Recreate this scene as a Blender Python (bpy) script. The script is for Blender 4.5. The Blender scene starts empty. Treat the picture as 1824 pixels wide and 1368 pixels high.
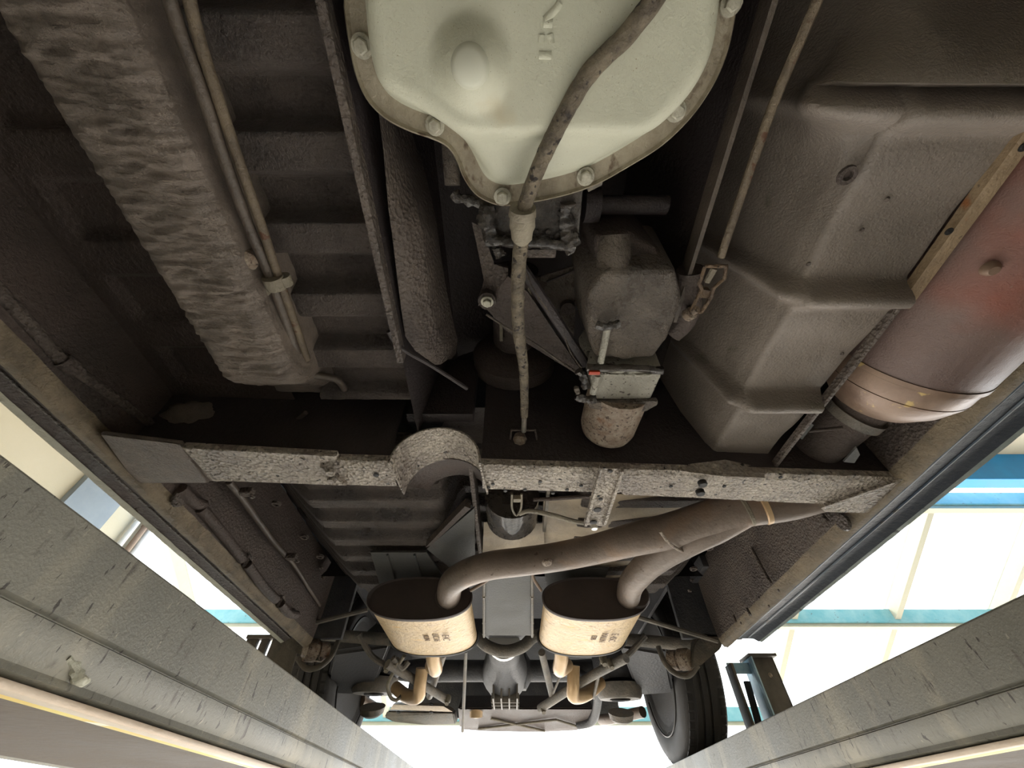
import bpy, bmesh, math, random
from mathutils import Vector, Matrix, noise
random.seed(7)
C = bpy.context.scene
COL = C.collection
# ------------------------------------------------------------------ camera, sky, sun, exposure
CZ = 1.45                       # camera height above the workshop floor
F = 700.0; PITCH = math.radians(49.376)
cam_d = bpy.data.cameras.new('camera'); cam = bpy.data.objects.new('camera', cam_d); COL.objects.link(cam)
cam.location = (0, 0, CZ); cam.rotation_euler = (math.radians(90) + PITCH, 0, 0)
cam_d.sensor_width = 36; cam_d.lens = 36 * F / 1824; cam_d.clip_start = 0.01; cam_d.clip_end = 300
C.camera = cam
w = bpy.data.worlds.new('sky'); C.world = w; w.use_nodes = True
bg = w.node_tree.nodes['Background']; bg.inputs[0].default_value = (0.92, 0.965, 1.0, 1); bg.inputs[1].default_value = 2.6
sun_d = bpy.data.lights.new('sun', 'SUN'); sun = bpy.data.objects.new('sun', sun_d); COL.objects.link(sun)
sun_d.energy = 9.0; sun_d.angle = math.radians(3); sun_d.color = (1, 0.93, 0.84)
sun.rotation_euler = (math.radians(-42), 0, math.radians(8))   # from beyond the rear of the car
C.view_settings.view_transform = 'Standard'; C.view_settings.look = 'None'
C.view_settings.exposure = 0.95; C.view_settings.gamma = 1.0; C.view_settings.use_curve_mapping = False

# ------------------------------------------------------------------ measuring: a sight line met with a plane of the car
SP, CP = math.sin(PITCH), math.cos(PITCH)
def D(u, v):
    a = (u - 912) / F; b = (684 - v) / F
    return (a, CP - SP * b, SP + CP * b)
def H(u, v, h):
    d = D(u, v); t = h / d[2]; return Vector((d[0] * t, d[1] * t, CZ + h))
def Y(u, v, y):
    d = D(u, v); t = y / d[1]; return Vector((d[0] * t, y, CZ + d[2] * t))
def X(u, v, x):
    d = D(u, v); t = x / d[0]; return Vector((x, d[1] * t, CZ + d[2] * t))
def W(x, y, h): return Vector((x, y, CZ + h))

# ------------------------------------------------------------------ materials
def srgb(r, g, b):
    f = lambda c: (c / 255 / 12.92) if c / 255 <= 0.04045 else ((c / 255 + 0.055) / 1.055) ** 2.4
    return (f(r), f(g), f(b), 1)
MATS = {}
def M(name, c1, c2=None, mix=8.0, rough=0.5, rough2=None, metal=0.0, bumps=(), spots=None, streak=None, coat=0.0, spec=0.5, detail=6):
    m = bpy.data.materials.new(name); m.use_nodes = True; nt = m.node_tree; N = nt.nodes; L = nt.links
    P = N['Principled BSDF']; P.inputs['Metallic'].default_value = metal
    P.inputs['Coat Weight'].default_value = coat; P.inputs['Specular IOR Level'].default_value = spec
    tc = N.new('ShaderNodeTexCoord'); co = tc.outputs['Object']
    if streak:
        mp = N.new('ShaderNodeMapping'); mp.inputs['Scale'].default_value = streak; L.new(co, mp.inputs[0]); cs = mp.outputs[0]
    else: cs = co
    n = N.new('ShaderNodeTexNoise'); n.inputs['Scale'].default_value = mix; n.inputs['Detail'].default_value = detail; n.inputs['Roughness'].default_value = .65
    L.new(cs, n.inputs['Vector'])
    r = N.new('ShaderNodeValToRGB'); r.color_ramp.elements[0].position = .35; r.color_ramp.elements[1].position = .65
    r.color_ramp.elements[0].color = c1; r.color_ramp.elements[1].color = c2 or c1
    L.new(n.outputs['Fac'], r.inputs[0]); col = r.outputs[0]
    if spots:
        for (sc, thr, wid, sco) in spots:
            s = N.new('ShaderNodeTexNoise'); s.inputs['Scale'].default_value = sc; s.inputs['Detail'].default_value = 4; L.new(cs, s.inputs['Vector'])
            q = N.new('ShaderNodeMapRange'); q.inputs[1].default_value = thr; q.inputs[2].default_value = thr + wid; L.new(s.outputs['Fac'], q.inputs[0])
            x = N.new('ShaderNodeMix'); x.data_type = 'RGBA'; L.new(q.outputs[0], x.inputs[0]); L.new(col, x.inputs[6]); x.inputs[7].default_value = sco
            col = x.outputs[2]
    L.new(col, P.inputs['Base Color'])
    if rough2 is None: P.inputs['Roughness'].default_value = rough
    else:
        q = N.new('ShaderNodeMapRange'); q.inputs[1].default_value = .35; q.inputs[2].default_value = .65; q.inputs[3].default_value = rough; q.inputs[4].default_value = rough2
        L.new(n.outputs['Fac'], q.inputs[0]); L.new(q.outputs[0], P.inputs['Roughness'])
    prev = None
    for bdef in bumps:
        kind, sc, dist = bdef[:3]; st = bdef[3] if len(bdef) > 3 else 1.0; stretch = bdef[4] if len(bdef) > 4 else None
        cc = co
        if stretch:
            mp = N.new('ShaderNodeMapping'); mp.inputs['Scale'].default_value = stretch; L.new(co, mp.inputs[0]); cc = mp.outputs[0]
        if kind == 'n':
            t = N.new('ShaderNodeTexNoise'); t.inputs['Scale'].default_value = sc; t.inputs['Detail'].default_value = 7; t.inputs['Roughness'].default_value = .62; t.inputs['Distortion'].default_value = .15; o = t.outputs['Fac']
        else:
            t = N.new('ShaderNodeTexVoronoi'); t.inputs['Scale'].default_value = sc; o = t.outputs['Distance']
        L.new(cc, t.inputs['Vector'])
        b = N.new('ShaderNodeBump'); b.inputs['Strength'].default_value = st; b.inputs['Distance'].default_value = dist
        L.new(o, b.inputs['Height'])
        if prev: L.new(prev, b.inputs['Normal'])
        prev = b.outputs[0]
    if prev: L.new(prev, P.inputs['Normal'])
    MATS[name] = m; return m

M('underseal', srgb(88, 78, 73), srgb(120, 108, 99), 9, .36, .5, bumps=[('n', 200, .007), ('v', 180, .003)])
M('underseal_dark', srgb(68, 59, 54), srgb(93, 80, 74), 7, .42, .6, bumps=[('n', 160, .005)])
M('underseal_black', srgb(45, 39, 39), srgb(61, 53, 53), 8, .5, .65, bumps=[('n', 120, .003)])  # near-black underseal; on the crossmember front it paints shade
M('underseal_thick', srgb(134, 122, 112), srgb(180, 164, 151), 14, .3, .44, bumps=[('n', 75, .05, 1, (.5, 1.5, 1)), ('n', 240, .010)])
M('underseal_pocked', srgb(167, 154, 143), srgb(224, 211, 195), 14, .4, .55, bumps=[('n', 150, .016), ('v', 150, .007)], spots=[(90, .66, .04, srgb(60, 54, 48))])
M('floor_gloss', srgb(83, 75, 71), srgb(117, 106, 99), 10, .26, .44, bumps=[('n', 220, .012), ('n', 40, .003)])
M('shield', srgb(114, 105, 97), srgb(137, 126, 117), 6, .3, .42, bumps=[('n', 320, .0014), ('n', 10, .006)], spots=[(14, .68, .05, srgb(112, 104, 92))])
M('pan_paint', srgb(180, 180, 161), srgb(196, 195, 176), 7, .42, .55, bumps=[('n', 400, .0006)], spots=[(700, .68, .04, srgb(150, 140, 115)), (9, .68, .12, srgb(186, 172, 140))])
M('pan_flange', srgb(128, 117, 99), srgb(168, 158, 138), 25, .42, .6, bumps=[('n', 160, .002)], spots=[(60, .6, .08, srgb(92, 74, 56))], streak=(1, .6, 1))
M('bolt_steel', srgb(150, 145, 130), srgb(190, 186, 170), 90, .35, .5, metal=.35, bumps=[('n', 500, .0008)])
M('dirty_steel', srgb(117, 108, 94), srgb(148, 139, 121), 30, .5, .7, bumps=[('n', 260, .003)])
M('cable_dirt', srgb(84, 74, 62), srgb(140, 128, 108), 60, .45, .65, bumps=[('n', 160, .008)], spots=[(110, .6, .05, srgb(52, 44, 40))])
M('oily', srgb(41, 36, 34), srgb(78, 70, 63), 30, .16, .38, bumps=[('n', 130, .006)], coat=.5)
M('cast', srgb(101, 91, 83), srgb(140, 128, 116), 18, .24, .42, bumps=[('n', 200, .014), ('n', 60, .006)])
M('cast_pale', srgb(157, 152, 140), srgb(184, 180, 167), 18, .45, .6, bumps=[('n', 260, .005)], spots=[(160, .62, .05, srgb(84, 76, 68))])
M('rust_cup', srgb(128, 106, 88), srgb(172, 158, 142), 70, .45, .6, bumps=[('n', 220, .006)], spots=[(170, .58, .06, srgb(88, 72, 62)), (30, .62, .1, srgb(140, 104, 78))])
M('rust', srgb(72, 58, 48), srgb(122, 100, 76), 60, .55, .7, bumps=[('n', 260, .003)], spots=[(90, .6, .06, srgb(48, 38, 34)), (50, .64, .06, srgb(170, 126, 76))])
M('rust_rod', srgb(92, 80, 66), srgb(120, 106, 87), 40, .45, .6, bumps=[('n', 300, .002)], spots=[(60, .62, .05, srgb(90, 60, 40))])
M('drum_rust', srgb(98, 80, 75), srgb(116, 95, 88), 6, .38, .52, metal=.15, bumps=[('n', 500, .0006), ('n', 12, .003)], spots=[(4, .56, .16, srgb(136, 72, 54)), (40, .70, .06, srgb(140, 124, 112))])
M('drum_steel', srgb(120, 98, 84), srgb(146, 122, 104), 14, .34, .48, metal=.25, bumps=[('n', 60, .001)], spots=[(40, .63, .05, srgb(190, 164, 110))])
M('pipe_tan', srgb(112, 100, 91), srgb(138, 123, 112), 9, .36, .5, metal=.2, bumps=[('n', 90, .0015)], spots=[(60, .68, .05, srgb(90, 74, 62)), (8, .58, .15, srgb(150, 122, 98))])
M('tail_tan', srgb(196, 164, 124), srgb(216, 186, 148), 12, .3, .45, metal=.3, bumps=[('n', 90, .001)])
M('muffler_tan', srgb(196, 168, 126), srgb(218, 192, 150), 22, .34, .5, metal=.2, bumps=[('n', 90, .0035), ('n', 30, .002)], spots=[(60, .60, .07, srgb(168, 136, 98)), (110, .64, .05, srgb(238, 214, 170)), (22, .66, .1, srgb(224, 184, 116))], streak=(1, 1.8, 1))
M('muffler_end', srgb(64, 55, 53), srgb(79, 68, 64), 6, .5, .65, bumps=[('n', 100, .0006)])
M('black_edge', srgb(36, 32, 32), None, 8, .5)
M('shield_tan', srgb(146, 133, 115), srgb(183, 167, 144), 9, .4, .55, metal=.1, bumps=[('n', 40, .003), ('n', 200, .001)])
M('plate_grey', srgb(67, 67, 66), srgb(86, 85, 82), 10, .5, .65, bumps=[('n', 200, .0015)], spots=[(30, .64, .06, srgb(80, 76, 72))])
M('axle_black', srgb(62, 62, 67), srgb(88, 87, 88), 14, .4, .6, bumps=[('n', 120, .003)])  # black lifted to bluish grey, rear haze put into the colour
M('axle_grey', srgb(98, 94, 88), srgb(137, 128, 117), 20, .45, .6, bumps=[('n', 140, .003)])
M('brake_disc', srgb(150, 130, 105), srgb(186, 170, 146), 40, .4, .6, metal=.3, bumps=[('n', 200, .002)])
M('tyre', srgb(45, 43, 42), srgb(61, 57, 55), 12, .6, .75, bumps=[('n', 300, .001)])
M('rim', srgb(46, 43, 42), srgb(57, 55, 52), 12, .4, .5, metal=.3)
M('sill_inner', srgb(104, 92, 75), srgb(147, 132, 109), 20, .5, .65, bumps=[('n', 160, .004)])
M('sill_paint', srgb(70, 84, 98), srgb(96, 110, 122), 6, .3, .45, bumps=[('n', 80, .001)], spots=[(20, .62, .08, srgb(84, 80, 76))])
M('sill_edge', srgb(180, 178, 160), srgb(200, 196, 176), 16, .45, .6, bumps=[('n', 120, .003)])
M('ramp_steel', srgb(104, 102, 93), srgb(126, 123, 112), 2.5, .4, .52, metal=.2, bumps=[('n', 300, .0006)], spots=[(9, .52, .16, srgb(142, 136, 120)), (60, .60, .10, srgb(88, 82, 74)), (150, .67, .05, srgb(146, 141, 126)), (110, .66, .03, srgb(60, 54, 48))], streak=(1, 1.5, .4))
M('ramp_under', srgb(76, 64, 56), srgb(96, 84, 72), 5, .6, .75, bumps=[('n', 60, .002)])
M('yellow_paint', srgb(236, 196, 40), srgb(244, 226, 120), 14, .4, .55, spots=[(24, .6, .05, srgb(250, 246, 220)), (40, .68, .04, srgb(60, 50, 50))])
M('ramp_lip', srgb(176, 156, 134), srgb(206, 190, 172), 8, .35, .5, metal=.3, bumps=[('n', 60, .001)], streak=(1, .3, 1))
M('post_steel', srgb(72, 68, 62), srgb(100, 92, 84), 14, .5, .65, metal=.2, bumps=[('n', 120, .001)])
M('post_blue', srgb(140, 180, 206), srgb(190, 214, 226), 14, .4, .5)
M('concrete', srgb(166, 163, 160), srgb(184, 181, 177), 1.2, .7, .85, bumps=[('n', 40, .002)])
M('ground', srgb(212, 206, 200), srgb(224, 219, 212), .8, .8, .9, bumps=[('n', 20, .003)])
M('wall_cream', srgb(192, 184, 162), srgb(198, 190, 170), 2, .7, .8, bumps=[('n', 30, .001)])
M('beam_grey', srgb(128, 139, 150), srgb(141, 151, 160), 3, .6, .7)
M('beam_blue', srgb(20, 130, 200), srgb(30, 144, 214), 3, .5, .6)
M('frame_aqua', srgb(91, 149, 157), srgb(122, 163, 168), 6, .5, .6, spots=[(20, .66, .05, srgb(90, 110, 110))])
M('frame_cream', srgb(156, 154, 132), srgb(162, 159, 140), 6, .5, .6)
M('pipe_white', srgb(200, 200, 198), srgb(220, 220, 216), 6, .35, .5)
M('pipe_brown', srgb(120, 100, 84), srgb(140, 118, 100), 6, .5, .6)
M('sill_navy', srgb(44, 50, 62), srgb(60, 66, 76), 8, .35, .5, bumps=[('n', 90, .003)])
M('sill_pale', srgb(128, 140, 140), srgb(160, 168, 160), 10, .4, .55, spots=[(30, .62, .06, srgb(80, 84, 84))], bumps=[('n', 90, .003)])
M('rust_strip', srgb(132, 112, 88), srgb(160, 138, 110), 30, .5, .6, bumps=[('n', 200, .002)], spots=[(20, .62, .06, srgb(150, 96, 56)), (60, .66, .05, srgb(70, 58, 48))])
M('line_brown', srgb(76, 67, 60), srgb(98, 87, 77), 20, .4, .55, bumps=[('n', 200, .0015)])
M('rubber', srgb(34, 32, 32), None, 8, .6, bumps=[('n', 120, .001)])
M('red_paint', srgb(176, 60, 30), None, 8, .5)
M('ink', srgb(110, 82, 58), None, 8, .6)
M('tar', srgb(20, 17, 17), None, 8, .6, bumps=[('n', 120, .003)])
M('bright_metal', srgb(225, 222, 215), None, 8, .3, .4, metal=.6)
M('emboss', srgb(192, 192, 176), None, 8, .45)
def glass():
    m = bpy.data.materials.new('window_glass'); m.use_nodes = True; N = m.node_tree.nodes; L = m.node_tree.links
    N.remove(N['Principled BSDF']); t = N.new('ShaderNodeBsdfTransparent'); t.inputs[0].default_value = (.96, .98, .98, 1)
    g = N.new('ShaderNodeBsdfGlossy'); g.inputs['Roughness'].default_value = .05; x = N.new('ShaderNodeMixShader'); x.inputs[0].default_value = .06
    L.new(t.outputs[0], x.inputs[1]); L.new(g.outputs[0], x.inputs[2]); L.new(x.outputs[0], N['Material Output'].inputs[0]); MATS['glass'] = m
glass()

# ------------------------------------------------------------------ objects
def base(o):
    p = Vector((0, 0, 0))
    while o: p += Vector(o.location); o = o.parent
    return p
def T(name, label, cat, loc=(0, 0, CZ), group=None):
    o = bpy.data.objects.new(name, None); COL.objects.link(o); o.location = loc; o.empty_display_size = .05
    o['label'] = label; o['category'] = cat
    if group: o['group'] = group
    return o
def part(name, bm, mat, parent=None, label=None, smooth=True, angle=40, **props):
    me = bpy.data.meshes.new(name)
    if parent:
        b = base(parent); bmesh.ops.translate(bm, verts=bm.verts, vec=-b)
    bmesh.ops.recalc_face_normals(bm, faces=bm.faces)
    bm.to_mesh(me); bm.free()
    me.materials.append(MATS[mat] if isinstance(mat, str) else mat)
    if smooth:
        me.polygons.foreach_set('use_smooth', [True] * len(me.polygons)); me.set_sharp_from_angle(angle=math.radians(angle))
    o = bpy.data.objects.new(name, me); COL.objects.link(o)
    if parent: o.parent = parent
    if label: o['label'] = label
    for k, v in props.items(): o[k] = v
    return o
def single(name, bm, mat, label, cat, group=None, **k):
    o = part(name, bm, mat, None, label, **k); o['category'] = cat
    if group: o['group'] = group
    return o
def NB(): return bmesh.new()
def box(bm, x0, x1, y0, y1, h0, h1, bev=0.0, rot=None):
    """box between camera-relative heights"""
    r = bmesh.ops.create_cube(bm, size=1); vs = r['verts']
    c = W((x0 + x1) / 2, (y0 + y1) / 2, (h0 + h1) / 2)
    mt = Matrix.Translation(c) @ (rot or Matrix.Identity(4)) @ Matrix.Diagonal((abs(x1 - x0), abs(y1 - y0), abs(h1 - h0), 1))
    bmesh.ops.transform(bm, matrix=mt, verts=vs)
    if bev:
        es = list({e for v in vs for e in v.link_edges}); bmesh.ops.bevel(bm, geom=es, offset=bev, segments=2, profile=.6, affect='EDGES')
    return vs
def smooth_path(pts, n=6):
    P = [Vector(p) for p in pts]; out = []
    for i in range(len(P) - 1):
        p0 = P[max(i - 1, 0)]; p1 = P[i]; p2 = P[i + 1]; p3 = P[min(i + 2, len(P) - 1)]
        for k in range(n):
            t = k / n; out.append(.5 * ((2 * p1) + (p2 - p0) * t + (2 * p0 - 5 * p1 + 4 * p2 - p3) * t * t + (3 * p1 - p0 - 3 * p2 + p3) * t ** 3))
    out.append(P[-1]); return out
def tube(bm, pts, r, seg=12, n=6, cap=True, wob=0, smooth=True, flat=1.0):
    P = smooth_path(pts, n) if smooth and len(pts) > 2 else [Vector(p) for p in pts]
    if wob and len(P) < 12:
        Q = []
        for i in range(len(P) - 1):
            for k in range(20): Q.append(P[i].lerp(P[i + 1], k / 20))
        P = Q + [P[-1]]
    m = len(P); rings = []; up = None
    for i, p in enumerate(P):
        t = (P[min(i + 1, m - 1)] - P[max(i - 1, 0)]).normalized()
        if up is None:
            up = Vector((0, 0, 1)) if abs(t.z) < .9 else Vector((0, 1, 0))
        s = t.cross(up).normalized(); up = s.cross(t).normalized()
        if isinstance(r, (list, tuple)):
            q = i / (m - 1) * (len(r) - 1); k = min(int(q), len(r) - 2); rr = r[k] + (r[k + 1] - r[k]) * (q - k)
        else: rr = r
        ring = []
        for j in range(seg):
            a = 2 * math.pi * j / seg; ww = rr * (1 + (wob * noise.noise(p * 140 + Vector((math.cos(a), math.sin(a), 0)) * 1.3) if wob else 0))
            ring.append(bm.verts.new(p + s * math.cos(a) * ww + up * math.sin(a) * ww * flat))
        rings.append(ring)
    for i in range(m - 1):
        for j in range(seg):
            bm.faces.new((rings[i][j], rings[i][(j + 1) % seg], rings[i + 1][(j + 1) % seg], rings[i + 1][j]))
    if cap:
        bm.faces.new(rings[0]); bm.faces.new(rings[-1][::-1])
def lathe(bm, p0, axis, prof, seg=24, sx=1.0, sy=1.0, upv=None):
    """prof: (distance along axis, radius)"""
    ax = Vector(axis).normalized(); u = (Vector(upv) if upv else (Vector((0, 0, 1)) if abs(ax.z) < .9 else Vector((1, 0, 0))))
    s = ax.cross(u).normalized(); u = s.cross(ax).normalized(); rings = []
    for d, r in prof:
        c = Vector(p0) + ax * d
        if r < 1e-6: rings.append([bm.verts.new(c)])
        else: rings.append([bm.verts.new(c + s * math.cos(2 * math.pi * j / seg) * r * sx + u * math.sin(2 * math.pi * j / seg) * r * sy) for j in range(seg)])
    for a, b in zip(rings, rings[1:]):
        for j in range(seg):
            k = (j + 1) % seg
            if len(a) == 1 and len(b) == 1: continue
            if len(a) == 1: bm.faces.new((a[0], b[k], b[j]))
            elif len(b) == 1: bm.faces.new((a[j], a[k], b[0]))
            else: bm.faces.new((a[j], a[k], b[k], b[j]))
    if len(rings[0]) > 1: bm.faces.new(rings[0][::-1])
    if len(rings[-1]) > 1: bm.faces.new(rings[-1])
def grid(bm, x0, x1, nx, y0, y1, ny, f, jit=0.0, fx=None):
    g = []
    for j in range(ny + 1):
        row = []
        for i in range(nx + 1):
            x = x0 + (x1 - x0) * i / nx; y = y0 + (y1 - y0) * j / ny
            if fx: x, y = fx(i / nx, j / ny)
            h = f(x, y)
            if jit: h += jit * noise.noise(Vector((x, y, 0)) * 90)
            row.append(bm.verts.new(W(x, y, h)))
        g.append(row)
    for j in range(ny):
        for i in range(nx): bm.faces.new((g[j][i], g[j][i + 1], g[j + 1][i + 1], g[j + 1][i]))
    return g
def sheet(bm, rows):
    """quads through rows of points"""
    g = [[bm.verts.new(Vector(p)) for p in r] for r in rows]
    for a, b in zip(g, g[1:]):
        for i in range(len(a) - 1): bm.faces.new((a[i], a[i + 1], b[i + 1], b[i]))
def thicken(bm, t):
    fs = list(bm.faces); bmesh.ops.recalc_face_normals(bm, faces=fs); bmesh.ops.solidify(bm, geom=fs, thickness=t)
def prism(bm, poly, vec):
    a = [bm.verts.new(Vector(p)) for p in poly]; b = [bm.verts.new(Vector(p) + Vector(vec)) for p in poly]
    bm.faces.new(a); bm.faces.new(b[::-1]); n = len(a)
    for i in range(n): bm.faces.new((a[i], b[i], b[(i + 1) % n], a[(i + 1) % n]))
def bolt(bm, p, axis, r=.006, washer=True):
    pr = []
    if washer: lathe(bm, p, axis, [(0, r * 1.45), (r * .3, r * 1.4), (r * .35, r)], 16)
    lathe(bm, Vector(p) + Vector(axis) * r * .3, axis, [(0, r), (r * .7, r), (r * .85, r * .8)], 6)
def disc(bm, p, axis, r, t=.002, seg=18): lathe(bm, p, axis, [(0, r), (t, r), (t * 1.3, r * .85)], seg)
def trap(t, e=.14):
    """trapezoid wave 0..1 of unit period"""
    t = t % 1.0
    if t < e: return t / e
    if t < .5: return 1.0
    if t < .5 + e: return 1 - (t - .5) / e
    return 0.0
def sstep(a, b, x):
    t = min(1, max(0, (x - a) / (b - a))); return t * t * (3 - 2 * t)
DN = (0, 0, -1)

# ================================================================== SETTING
FZ = -CZ
def struct(name, bm, mat, **k): return part(name, bm, mat, None, None, kind='structure', **k)
bm = NB(); box(bm, -4.1, 9, -7, 7.2, FZ - .12, FZ); struct('floor', bm, 'concrete', smooth=False)
bm = NB(); box(bm, -40, 40, 7.2, 60, FZ - .14, FZ - .02); struct('ground', bm, 'ground', smooth=False)
bm = NB(); box(bm, -40, 40, -40, -7, FZ - .14, FZ - .02); struct('ground_front', bm, 'ground', smooth=False)
bm = NB(); box(bm, -4.1, 9, -7.1, -7, FZ, 2.9); struct('unseen_wall_front', bm, 'wall_cream', smooth=False)  # out of view, added so light arrives from the rear only
bm = NB(); box(bm, 9, 9.1, -7.1, 3.55, FZ, 2.9); struct('unseen_wall_right', bm, 'wall_cream', smooth=False)  # out of view, added to close off light from the right
bm = NB(); box(bm, -4.1, 9, -7, 3.55, 2.78, 2.9); struct('ceiling', bm, 'wall_cream', smooth=False)
# left wall: cream, with a pale grey column and two drain pipes
bm = NB(); box(bm, -4.1, -4.0, -7, 4.1, FZ, 2.78); struct('wall_left', bm, 'wall_cream', smooth=False)
bm = NB(); box(bm, -4.0, -3.94, 3.04, 3.50, FZ, 2.74); struct('trim_1', bm, 'beam_grey', smooth=False)
for k, (yy, mt) in enumerate(((3.80, 'pipe_white'), (3.92, 'pipe_brown'), (4.0, 'pipe_white'))):
    bm = NB(); tube(bm, [W(-3.95, yy, FZ), W(-3.95, yy, 2.7)], .028, 10)
    for hh in (1.2, 2.2): lathe(bm, W(-3.95, yy, hh), (0, 0, 1), [(0, .034), (.04, .034)], 10)
    single('drain_pipe', bm, mt, ('white drain pipe on the cream wall beside the grey column', 'brown drain pipe on the cream wall between two white ones', 'white drain pipe on the cream wall, nearest the bright opening')[k], 'pipe')
bm = NB(); box(bm, -4.1, -4.0, 4.1, 7.2, FZ, -.2); struct('wall_left_low', bm, 'wall_cream', smooth=False)
# glazed roof sloping down towards the rear
def RH(y): return 1.93 - .48 * (y - 5.43)
R0, R1 = 3.55, 6.95
sl = Matrix.Rotation(-math.atan(.48), 4, 'X')
roof = T('glazed_roof', 'sloping glass roof on pale aqua and cream bars beyond the right side of the car', 'roof', W(2, 5, 2))
def slbar(x0, x1, y0, y1, up, dn, name, mat):
    bm = NB()
    prism(bm, [W(x0, y0, RH(y0) - dn), W(x0, y1, RH(y1) - dn), W(x0, y1, RH(y1) + up), W(x0, y0, RH(y0) + up)], (x1 - x0, 0, 0))
    return part(name, bm, mat, roof, smooth=False)
xm = [-4.05, -3.0, -1.7, -.4, .9, 2.2, 3.5, 4.78, 6.1, 7.4, 8.9]
for x in xm:
    slbar(x - .035, x + .035, R0, R1, .02, .16, 'rafter', 'frame_cream')
ys = [3.95, 5.43, 6.9]
for y in ys:
    bm = NB(); box(bm, -4.1, 9, y - .05, y + .05, RH(y) - .17, RH(y) - .05); box(bm, -4.1, 9, y - .055, y - .045, RH(y) - .165, RH(y) - .02); part('purlin', bm, 'frame_aqua', roof, smooth=False)
    bm = NB(); box(bm, -4.1, 9, y - .03, y + .07, RH(y) - .21, RH(y) - .172); part('purlin_cap', bm, 'frame_cream', roof, smooth=False)
ye = [R0] + ys
for i in range(len(xm) - 1):
    for j in range(len(ye) - 1):
        slbar(xm[i] + .035, xm[i + 1] - .035, ye[j], ye[j + 1], .004, .0, 'glass_pane', 'glass')
bm = NB(); box(bm, -4.0, 9, 3.40, 3.56, 2.45, 2.78, .005); single('roof_beam', bm, 'beam_blue', 'bright blue beam at the head of the glass roof, upper right', 'beam', smooth=False)
# ================================================================== lift
def ramp(s, xi, name_label, yellow_label):
    t = T('lift_ramp', name_label, 'lift ramp', (s * xi, 1.2, CZ), 'runways of the car lift')
    a, b = -1.4, 3.0
    bm = NB(); o = s * xi
    # web with a long folded crease
    prof = [(0, .19), (.0, .127), (.003, .124), (.003, .121), (-.003, .1185), (-.003, .100), (.003, .092), (.002, .088), (.014, .085)]
    rows = [[W(o + s * px, y, h) for y in [a + (b - a) * k / 30 for k in range(31)]] for px, h in prof]
    sheet(bm, rows); thicken(bm, .002); part('web', bm, 'ramp_steel', t)
    bm = NB(); box(bm, min(o, o + s * .47), max(o, o + s * .47), a, b, .187, .193, .002); part('deck', bm, 'ramp_steel', t)
    bm = NB(); box(bm, min(o + s * .03, o + s * .37), max(o + s * .03, o + s * .37), a, b, .084, .088); part('underside', bm, 'ramp_under', t, 'brown underside of the runway')
    bm = NB(); box(bm, min(o + s * .003, o + s * .018), max(o + s * .003, o + s * .018), a, b, .0765, .083, .0015); part('jack_rail', bm, 'ramp_lip', t, 'worn bright jack rail')
    bm = NB(); box(bm, min(o + s * .016, o + s * .034), max(o + s * .016, o + s * .046), a, b, .0775, .084, .001); part('edge_stripe', bm, 'yellow_paint', t, yellow_label)
    bm = NB(); box(bm, min(o + s * .37, o + s * .40), max(o + s * .37, o + s * .40), a, b, .084, .187); part('outer_web', bm, 'ramp_steel', t)
    for k in range(4):
        bm = NB(); box(bm, min(o + s * .03, o + s * .37), max(o + s * .03, o + s * .37), -.9 + k * 1.1, -.895 + k * 1.1, .088, .187); part('cross_rib', bm, 'ramp_under', t)
ramp(-1, .39, 'grey steel lift runway along the lower left, with a yellow edge', 'yellow painted edge, worn white')
ramp(1, .61, 'grey scratched steel lift runway along the lower right under the right wheel', 'faded yellow painted edge')
bm = NB(); tube(bm, [X(120, 1172, -.386), X(134, 1190, -.386), X(140, 1208, -.385), X(158, 1214, -.385)], [.002, .004, .005, .002], 8, wob=.8); tube(bm, [X(140, 1208, -.385), X(132, 1214, -.385)], .003, 8, wob=.6)
single('dried_smear', bm, 'sill_edge', 'pale fluffy smear stuck to the inner side of the left runway', 'dirt', kind='stuff')
# wheel stop posts on the runways
def post(s, label, px, py, hh):
    t = T('lift_post', label, 'post', W(s * px, py, .19), 'upright channels beside the rear wheels')
    x0, x1 = s * px, s * (px + .1)
    bm = NB(); box(bm, min(x0, x1), max(x0, x1), py, py + .004, .19, hh, .001); part('face_plate', bm, 'post_steel', t)
    bm = NB(); box(bm, min(x0, x0 + s * .006), max(x0, x0 + s * .006), py - .02, py + .07, .19, hh, .001); part('blue_flange', bm, 'post_blue', t, 'pale blue flange')  # this flange is pale blue, the opposite one dark steel
    bm = NB(); box(bm, min(x1, x1 - s * .006), max(x1, x1 - s * .006), py - .0, py + .07, .19, hh, .001); part('flange', bm, 'post_steel', t)
    bm = NB(); box(bm, min(x0, x1) - .008, max(x0, x1) + .008, py - .025, py + .075, hh, hh + .01, .002); part('cap', bm, 'post_steel', t)
    bm = NB(); disc(bm, W((x0 + x1) / 2 + s * .01, py, hh - .06), (0, -1, 0), .008); part('bolt', bm, 'rust_cup', t)
    q = x0 - s * .09
    bm = NB(); box(bm, min(q, q + s * .012), max(q, q + s * .012), py - .01, py + .05, .19, hh - .02, .002); part('rear_channel', bm, 'post_steel', t)
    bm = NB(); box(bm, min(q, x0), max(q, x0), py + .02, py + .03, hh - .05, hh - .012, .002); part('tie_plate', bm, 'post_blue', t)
    bm = NB(); tube(bm, [W(x0 - s * .02, py + .05, hh - .07), W(x0 - s * .03, py + .06, hh - .2), W(x0 - s * .05, py + .05, .22)], .014, 8); part('hose', bm, 'rubber', t)
post(1, 'dark channel post with a pale blue edge right of the right rear tyre', .985, 1.93, .50)
t = T('lift_post', 'dark wide post with two bright vertical slots left of the left rear tyre', 'post', W(-1.0, 1.85, .19), 'upright channels beside the rear wheels')
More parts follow.
